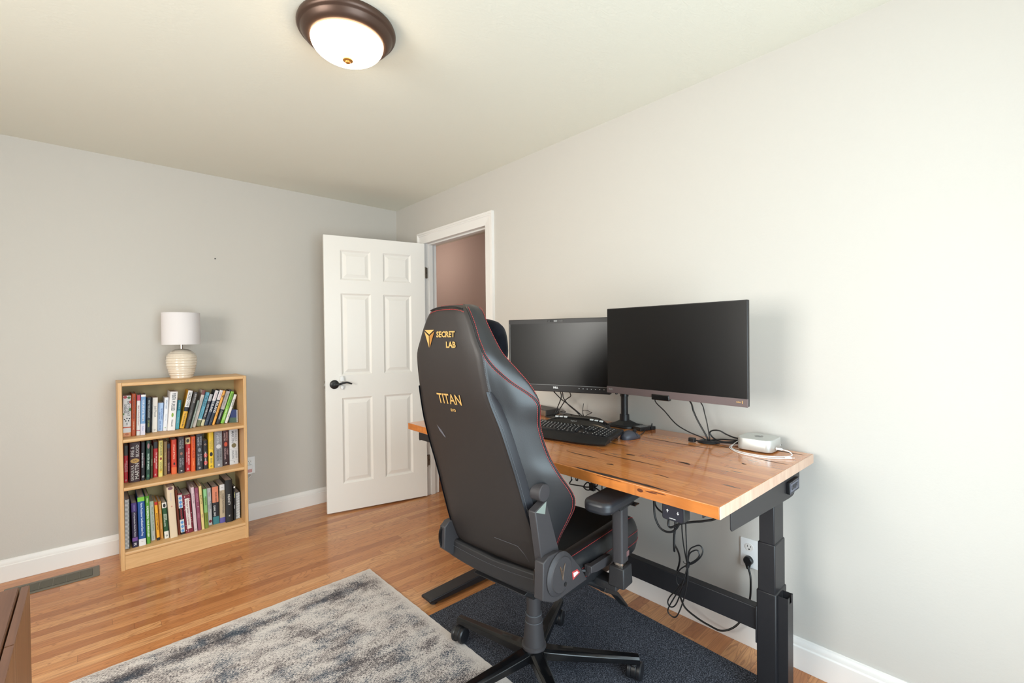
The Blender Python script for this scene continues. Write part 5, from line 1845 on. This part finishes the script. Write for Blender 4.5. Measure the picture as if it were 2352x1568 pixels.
def back_text(s, z, y, w_, h_, bold=.02):
    tl_ = Vector((bk(z + .01)[0] - bk(z - .01)[0], 0, .02)).normalized()
    m.text(s, on_back(z, y) + Vector((-.0006, 0, 0)), (0, -1, 0), tl_, M_GOLD, w=w_, h=h_, thick=0.0008, bold=bold)


back_text('SECRET', 1.3185, -.008, .098, .019, .03)
back_text('LAB', 1.2870, -.032, .052, .019, .03)
back_text('TITAN', 1.117, .010, .108, .034, .012)
back_text('EVO', 1.081, .003, .030, .0095, .03)

m.build('gold_lettering', chair, flat=True)
m = MB()


def bp(y, z):
    v = on_back(z, y)
    return (v.x - .0012, v.y, v.z)


for pts, mt in (([(.092, 1.333), (.046, 1.333), (.069, 1.3185)], M_GOLD), ([(.0935, 1.3285), (.0705, 1.3145), (.0705, 1.277)], M_GOLD), ([(.0445, 1.3285), (.0675, 1.3145), (.0675, 1.277)], M_GOLDD)):
    m.add([bp(*p) for p in pts], [(0, 1, 2)], mt)
m.build('gold_emblem', chair, flat=True)

# seat cushion
m = MB()
rows = []
SX = [(-.175, .485, .548, .215), (-.165, .470, .562, .232), (-.13, .462, .572, .245), (0, .455, .582, .258), (.15, .452, .588, .266), (.25, .450, .590, .268), (.31, .448, .586, .265), (.35, .452, .572, .255), (.375, .466, .550, .240), (.385, .490, .525, .222)]
SXd = []
for q in catmull([(a, b, c) for a, b, c, d in SX], 4):
    SXd.append(q)
SWd = [p.x for p in catmull([(d, 0, 0) for a, b, c, d in SX], 4)]
for q, w_ in zip(SXd, SWd):
    x, zb_, zt_ = q
    hgt = zt_ - zb_
    sec = [(0, zb_), (w_ * .8, zb_), (w_ - .012, zb_ + .004), (w_, zb_ + hgt * .28), (w_ + .003, zb_ + hgt * .55), (w_ - .004, zb_ + hgt * .82), (w_ - .020, zt_ + .002), (w_ - .050, zt_ + .004), (w_ - .085, zt_ - .008), (w_ * .4, zt_ - .012), (0, zt_ - .013)]
    c_ = catmull([(a, b, 0) for a, b in sec], 3)
    half = [(p.x, p.y) for p in c_]
    rows.append([(x, y, z) for y, z in half] + [(x, -y, z) for y, z in half[-2:0:-1]])
m.loft(rows, M_LEATHER)
k1 = m._m(M_SUEDE)
nn = len(rows[0])
for i in range(len(rows) - 1):
    for k in range(nn):
        if 23 <= k <= nn - 24:
            m.mi[i * nn + k] = k1
m.build('seat', chair, sharp=75)
for s in (1, -1):
    m = MB()
    for idx in (18, 13, 10):
        pth = []
        for r in rows[3:-6]:
            p = Vector(r[idx])
            p.y = p.y * s
            p += Vector((0, s * .001, .0006))
            pth.append(p)
        dashes(m, pth, .0009, M_RED)
    m.build('red_stitch_line', chair, flat=True)

# rear cover bar, mechanism, hub covers, recline levers
m = MB()
lb = []
for y in [-.225 + .45 * i / 12 for i in range(13)]:
    a = abs(y) / .225
    zt_ = .560 - .012 * (1 - a)
    zb_ = .470 + .012 * max(0, a * 1.3 - .3) ** 2
    lb.append([(-.222, y, zb_ + .02), (-.218, y, zt_ - .006), (-.210, y, zt_), (-.150, y, zt_ - .01), (-.10, y, zb_ + .03), (-.12, y, zb_ + .005), (-.20, y, zb_)])
m.loft(lb, M_CHAIRDK)
m.build('rear_cover', chair, bevel=.002, sharp=30)
m = MB()
dashes(m, [(-.2225, .205 - .01 * i, .540 - .012 * math.sin(PI * i / 40)) for i in range(41)], .0007, M_GREYST, .003, .002)
m.build('grey_stitch_line', chair, flat=True)
m = MB()
m.box(-.12, .12, -.16, .16, .425, .47, M_BLACKPL)
m.hexa([(-.05, -.04, .345), (.05, -.04, .345), (.05, .04, .345), (-.05, .04, .345)], [(-.12, -.09, .43), (.12, -.09, .43), (.12, .09, .43), (-.12, .09, .43)], M_CHAIRDK)
m.loft([[(-.04, -.035, .35), (-.04, .035, .35), (-.03, .035, .36), (-.03, -.035, .36)], [(-.20, -.12, .455), (-.20, .12, .455), (-.13, .12, .475), (-.13, -.12, .475)]], M_CHAIRDK)
m.build('tilt_mechanism', chair, bevel=.003)
for s in (1, -1):
    Pp = [(-.283, .640), (-.288, .530), (-.237, .503), (-.212, .498), (-.040, .494), (-.085, .556), (-.145, .620), (-.205, .647), (-.255, .650)]
    # taper: lower part narrows to the front
    m = MB()
    ys = sorted((s * .228, s * .262))
    if s > 0:
        Pp = [(-.262, .618), (-.266, .540), (-.225, .505), (-.10, .500), (-.100, .560), (-.150, .612), (-.205, .634), (-.240, .634)]
        ys = [.200, .228]
    m.prism(Pp, 1, ys[0], ys[1], M_CHAIRPL)
    m.build('hinge_cover', chair, bevel=.003)
    if s < 0:
        R_ = Matrix.Rotation(PI / 2 * s * -1, 3, 'X')
        m = MB()
        m.lathe([(0, 0), (.066, 0), (.066, .004), (.054, .010), (.052, .013), (0, .013)], M_CHAIRPL, 40, (-.205, s * .262, .580), R_)
        m.build('hinge_cap', chair, sharp=25)
        m = MB()
        yq = s * .2765
        for a, b in (((0, .0), (.013, .022)), ((0, .0), (-.013, .022)), ((0, 0), (0, -.024)), ((.013, .022), (0, -.024)), ((-.013, .022), (0, -.024))):
            p0 = Vector((-.205 + a[0], yq, .588 + a[1])); p1 = Vector((-.205 + b[0], yq, .588 + b[1]))
            m.tube([p0, p1], .0010, mat('hinge_print', (104, 82, 64), .5), 5, smooth=0)
        m.cyl((-.190, s * .274, .545), (-.190, s * .2765, .545), .007, .007, M_BLACKPL, 14)
        m.build('hinge_emblem', chair)
        m = MB()
        m.prism([(-.133, .556), (-.103, .553), (-.086, .536), (-.129, .528)], 1, *sorted((s * .2622, s * .263)), M_RED)
        m.prism([(-.126, .550), (-.104, .547), (-.096, .539), (-.123, .535)], 1, *sorted((s * .263, s * .2635)), M_WHITETX)
        m.build('warning_label', chair)
    if s < 0:
        # recline arm up the flank with a painted pale reflection on its head
        m = MB()
        A_ = [(-.297, .791), (-.241, .811), (-.175, .632), (-.23, .602), (-.266, .627)]
        y_in, y_out = s * .216, s * .244
        m.prism(A_, 1, *sorted((y_in, y_out)), M_CHAIRPL)
        if s < 0:
            m.add([(-.295, s * .2446, .790), (-.242, s * .2446, .809), (-.250, s * .2446, .772)], [(0, 1, 2)], mat('pale_reflection', (150, 160, 152), 0.35, metal=.4))
        m.build('recline_arm', chair, bevel=.003)
        if s < 0:
            m = MB()
            kr = Matrix.Rotation(PI / 2 * s * -1, 3, 'X')
            m.lathe([(0, 0), (.0265, 0), (.0265, .042), (.0245, .045), (0, .045)], M_CHAIRPL, 36, (-.250, s * .200, .836), kr)
            m.build('lumbar_knob', chair, sharp=30)
    # slot in the rear cover beside the hinge
    m = MB().tube([(-.255, s * .218, .615), (-.266, s * .220, .60), (-.268, s * .220, .57), (-.262, s * .218, .545)], .006, M_BLACKGL, 8)
    m.build('hinge_slot', chair)
    # armrest
    ya = s * .335
    m = MB()
    m.prism([(a, b) for a, b in rrect(-.115, .165, ya - .050, ya + .050, .035)], 2, .752, .790, mat('armrest_pu', (34, 35, 40), 0.42))
    m.build('armrest_pad', chair, bevel=.012, seg=4)
    m = MB()
    m.prism(rrect(.030, .078, ya - .020, ya + .020, .008), 2, .545, .735, M_CHAIRPL)
    m.build('armrest_post', chair)
    m = MB()
    m.box(.0, .10, ya - .030, ya + .030, .734, .752, M_BLACKPL)
    m.box(.080, .112, ya - .014 - .03, ya + .014 - .03, .730, .735, M_CHROME)
    m.build('armrest_plate', chair, bevel=.003)
    m = MB().prism(rrect(.034, .074, ya - .017, ya + .017, .008), 2, .520, .550, M_CHROME)
    m.build('armrest_sleeve', chair)
    m = MB()
    m.loft([[(.020, ya - .030, .465), (.086, ya - .030, .465), (.086, ya + .030, .465), (.020, ya + .030, .465)], [(.024, ya - .027, .532), (.084, ya - .027, .532), (.084, ya + .027, .532), (.024, ya + .027, .532)]], M_CHAIRDK)
    m.box(.022, .084, min(ya, s * .20), max(ya, s * .20), .448, .472, M_CHAIRDK)
    m.build('armrest_bracket', chair, bevel=.004)
    m = MB().box(.060, .0785, ya - .0205 if s < 0 else ya + .019, ya - .019 if s < 0 else ya + .0205, .560, .578, mat('pinkish_tag', (116, 84, 84), .5))
    m.build('armrest_tag', chair)
# paddles on the viewer's side
m = MB()
m.hexa([(-.055, -.275, .512), (-.030, -.275, .516), (-.030, -.262, .516), (-.055, -.262, .512)], [(-.060, -.290, .552), (-.035, -.290, .548), (-.035, -.262, .548), (-.060, -.262, .552)], M_CHAIRPL)
m.prism([(-.060, .530), (-.060, .552), (.068, .545), (.098, .520), (.060, .512), (-.02, .520)], 1, -.290, -.270, M_CHAIRPL)
m.tube([(-.10, -.22, .535), (-.055, -.265, .53)], .006, M_CHAIRDK, 8, smooth=0)
m.build('recline_lever', chair, bevel=.003)
m = MB()
m.tube([(.0, -.12, .46), (-.02, -.22, .47), (.0, -.245, .462), (.04, -.25, .436), (.09, -.252, .405)], .010, M_BLACKPL, 10)
m.loft([[(.075, -.262, .400), (.075, -.240, .400), (.085, -.240, .425), (.085, -.262, .425)], [(.16, -.268, .350), (.16, -.236, .350), (.168, -.236, .362), (.168, -.268, .362)], [(.235, -.270, .275), (.235, -.236, .275), (.240, -.236, .282), (.240, -.270, .282)]], M_BLACKPL)
m.build('height_lever', chair, bevel=.002)

# gas lift and star base
m = MB()
m.lathe([(.0265, .350), (.0265, .262), (.0307, .262), (.0307, .240), (.0307, .238), (.0336, .236), (.0336, .225), (.0405, .160), (.041, .150), (.0465, .146), (.047, .138), (.040, .126), (.030, .118), (0, .118)][::-1], M_CHAIRPL, 40)
m.build('gas_lift_cover', chair, sharp=30)
m = MB().lathe([(.0313, .2605), (.0313, .2625)], M_GREYST, 40).lathe([(.0342, .2345), (.0342, .2365)], M_GREYST, 40).cyl((0, 0, .075), (0, 0, .12), .024, .030, M_GLOSSBASE, 28)
m.build('gas_lift', chair)
RT = .395
for i in range(5):
    a = math.radians(99.5 - 6.8 + 72 * i)
    M_ = Matrix.Rotation(a, 4, 'Z')
    m = MB()
    m.M = M_
    sec = []
    for t in (0, .12, .35, .65, .92, 1.0):
        r = .018 + (RT - .018) * t
        hw = .030 + (.019 - .030) * t
        zt_ = .138 + (.104 - .138) * t ** .8
        zb_ = .100 + (.080 - .100) * t
        sec.append([(r, -hw, zb_), (r, hw, zb_), (r, hw * .92, zt_ - .008), (r, hw * .55, zt_), (r, -hw * .55, zt_), (r, -hw * .92, zt_ - .008)])
    m.loft(sec, M_GLOSSBASE)
    m.build('base_leg', chair, bevel=.0015, sharp=25)
    # caster, swivelled at its own angle
    sw = [7, 0, 12, 190, 20][i]
    C_ = M_ @ Matrix.Translation((RT - .020, 0, 0)) @ Matrix.Rotation(math.radians(sw) - a, 4, 'Z')
    zf = .0095 if i < 3 else CHZ + .0002      # three wheels stand on the rug
    m = MB()
    m.M = C_
    m.cyl((0, 0, .066), (0, 0, .090), .007, .007, M_BLACKPL, 12).cyl((0, 0, .064), (0, 0, .072), .012, .012, M_BLACKPL, 16)
    cap = []
    for k in range(9):
        aa = PI * k / 8
        cap.append((-.018 + .0330 * math.cos(aa), zf + .0325 + .034 * math.sin(aa)))
    m.prism(cap + [(-.048, zf + .022), (.012, zf + .022)], 1, -.010, .010, M_BLACKPL)
    fk = m.build('caster', chair, bevel=.002)
    for sy in (1, -1):
        m = MB()
        m.M = C_
        R_ = Matrix.Rotation(-PI / 2 * sy, 3, 'X')
        m.lathe([(0, 0), (.0315, 0), (.0325, .002), (.0325, .012), (.028, .0165), (.016, .018), (0, .0185)], mat('caster_wheel', (30, 30, 33), .38), 28, (-.018, sy * .0105, zf + .0325), R_)
        m.build('wheel', fk, sharp=30)

# head pillow
hp = thing('head_pillow', 'plush black head pillow resting against the front of chair headrest', 'pillow')
hp.location = chair.location
hp.rotation_euler = chair.rotation_euler
m = MB()
rows = []
for i in range(17):
    t = -1 + 2 * i / 16
    y = -.165 + .0 + .165 * t + .165
    yy = .142 * t
    s_ = (1 - abs(t) ** 3.2) ** .55 if abs(t) < 1 else 0.02
    s_ = max(s_, .06)
    row = []
    for k in range(20):
        a = 2 * PI * k / 20
        cx_, cz_ = -.303, 1.287
        rx = .052 * s_ * (1 if math.cos(a) > 0 else .85)
        rz_ = .082 * (s_ ** .6)
        x = rx * (abs(math.cos(a)) ** .8) * (1 if math.cos(a) > 0 else -1)
        z = rz_ * (abs(math.sin(a)) ** .85) * (1 if math.sin(a) > 0 else -1)
        row.append((cx_ + x - z * .12 - .018 * t * t * 0, yy, cz_ + z))
    rows.append(row)
m.loft(rows, M_VELVET)
m.build('plush_cover', hp, sharp=80)

# ------------------------------------------------------------------ dresser at the left, seen from above
ds_ = thing('dresser', 'brown walnut dresser standing in front of the floor register', 'dresser', (0, 0, 0))
DX, DY, DZ = -2.128, -2.327, .800
m = MB()
m.box(DX - .47, DX - .0145, DY - 1.5, DY, .02, DZ, M_WALNUT)
m.build('carcass', ds_, bevel=.002)
m = MB()
m.box(DX - .47, DX - .0165, DY - 1.5, DY, DZ + .0002, DZ + .0012, M_WALNUT_TOP)
m.build('top', ds_)
M_FRONTW = grain_material('walnut_front_lit', (112, 72, 44), (146, 100, 66), 2, 0.4, 1.5, 40)  # lighter walnut: light on the fronts is put into the colour
for i in range(5):
    y1_ = DY - i * .256
    for j in range(3):
        z1_ = DZ - .001 - j * .255
        m = MB()
        m.box(DX - .012, DX, y1_ - .253, y1_, z1_ - .250, z1_, M_FRONTW)
        m.box(DX - .0118, DX - .0005, y1_ - .2528, y1_ - .0002, z1_ + .0001, z1_ + .0006, M_WALNUT_TOP)
        m.build('drawer_front', ds_)
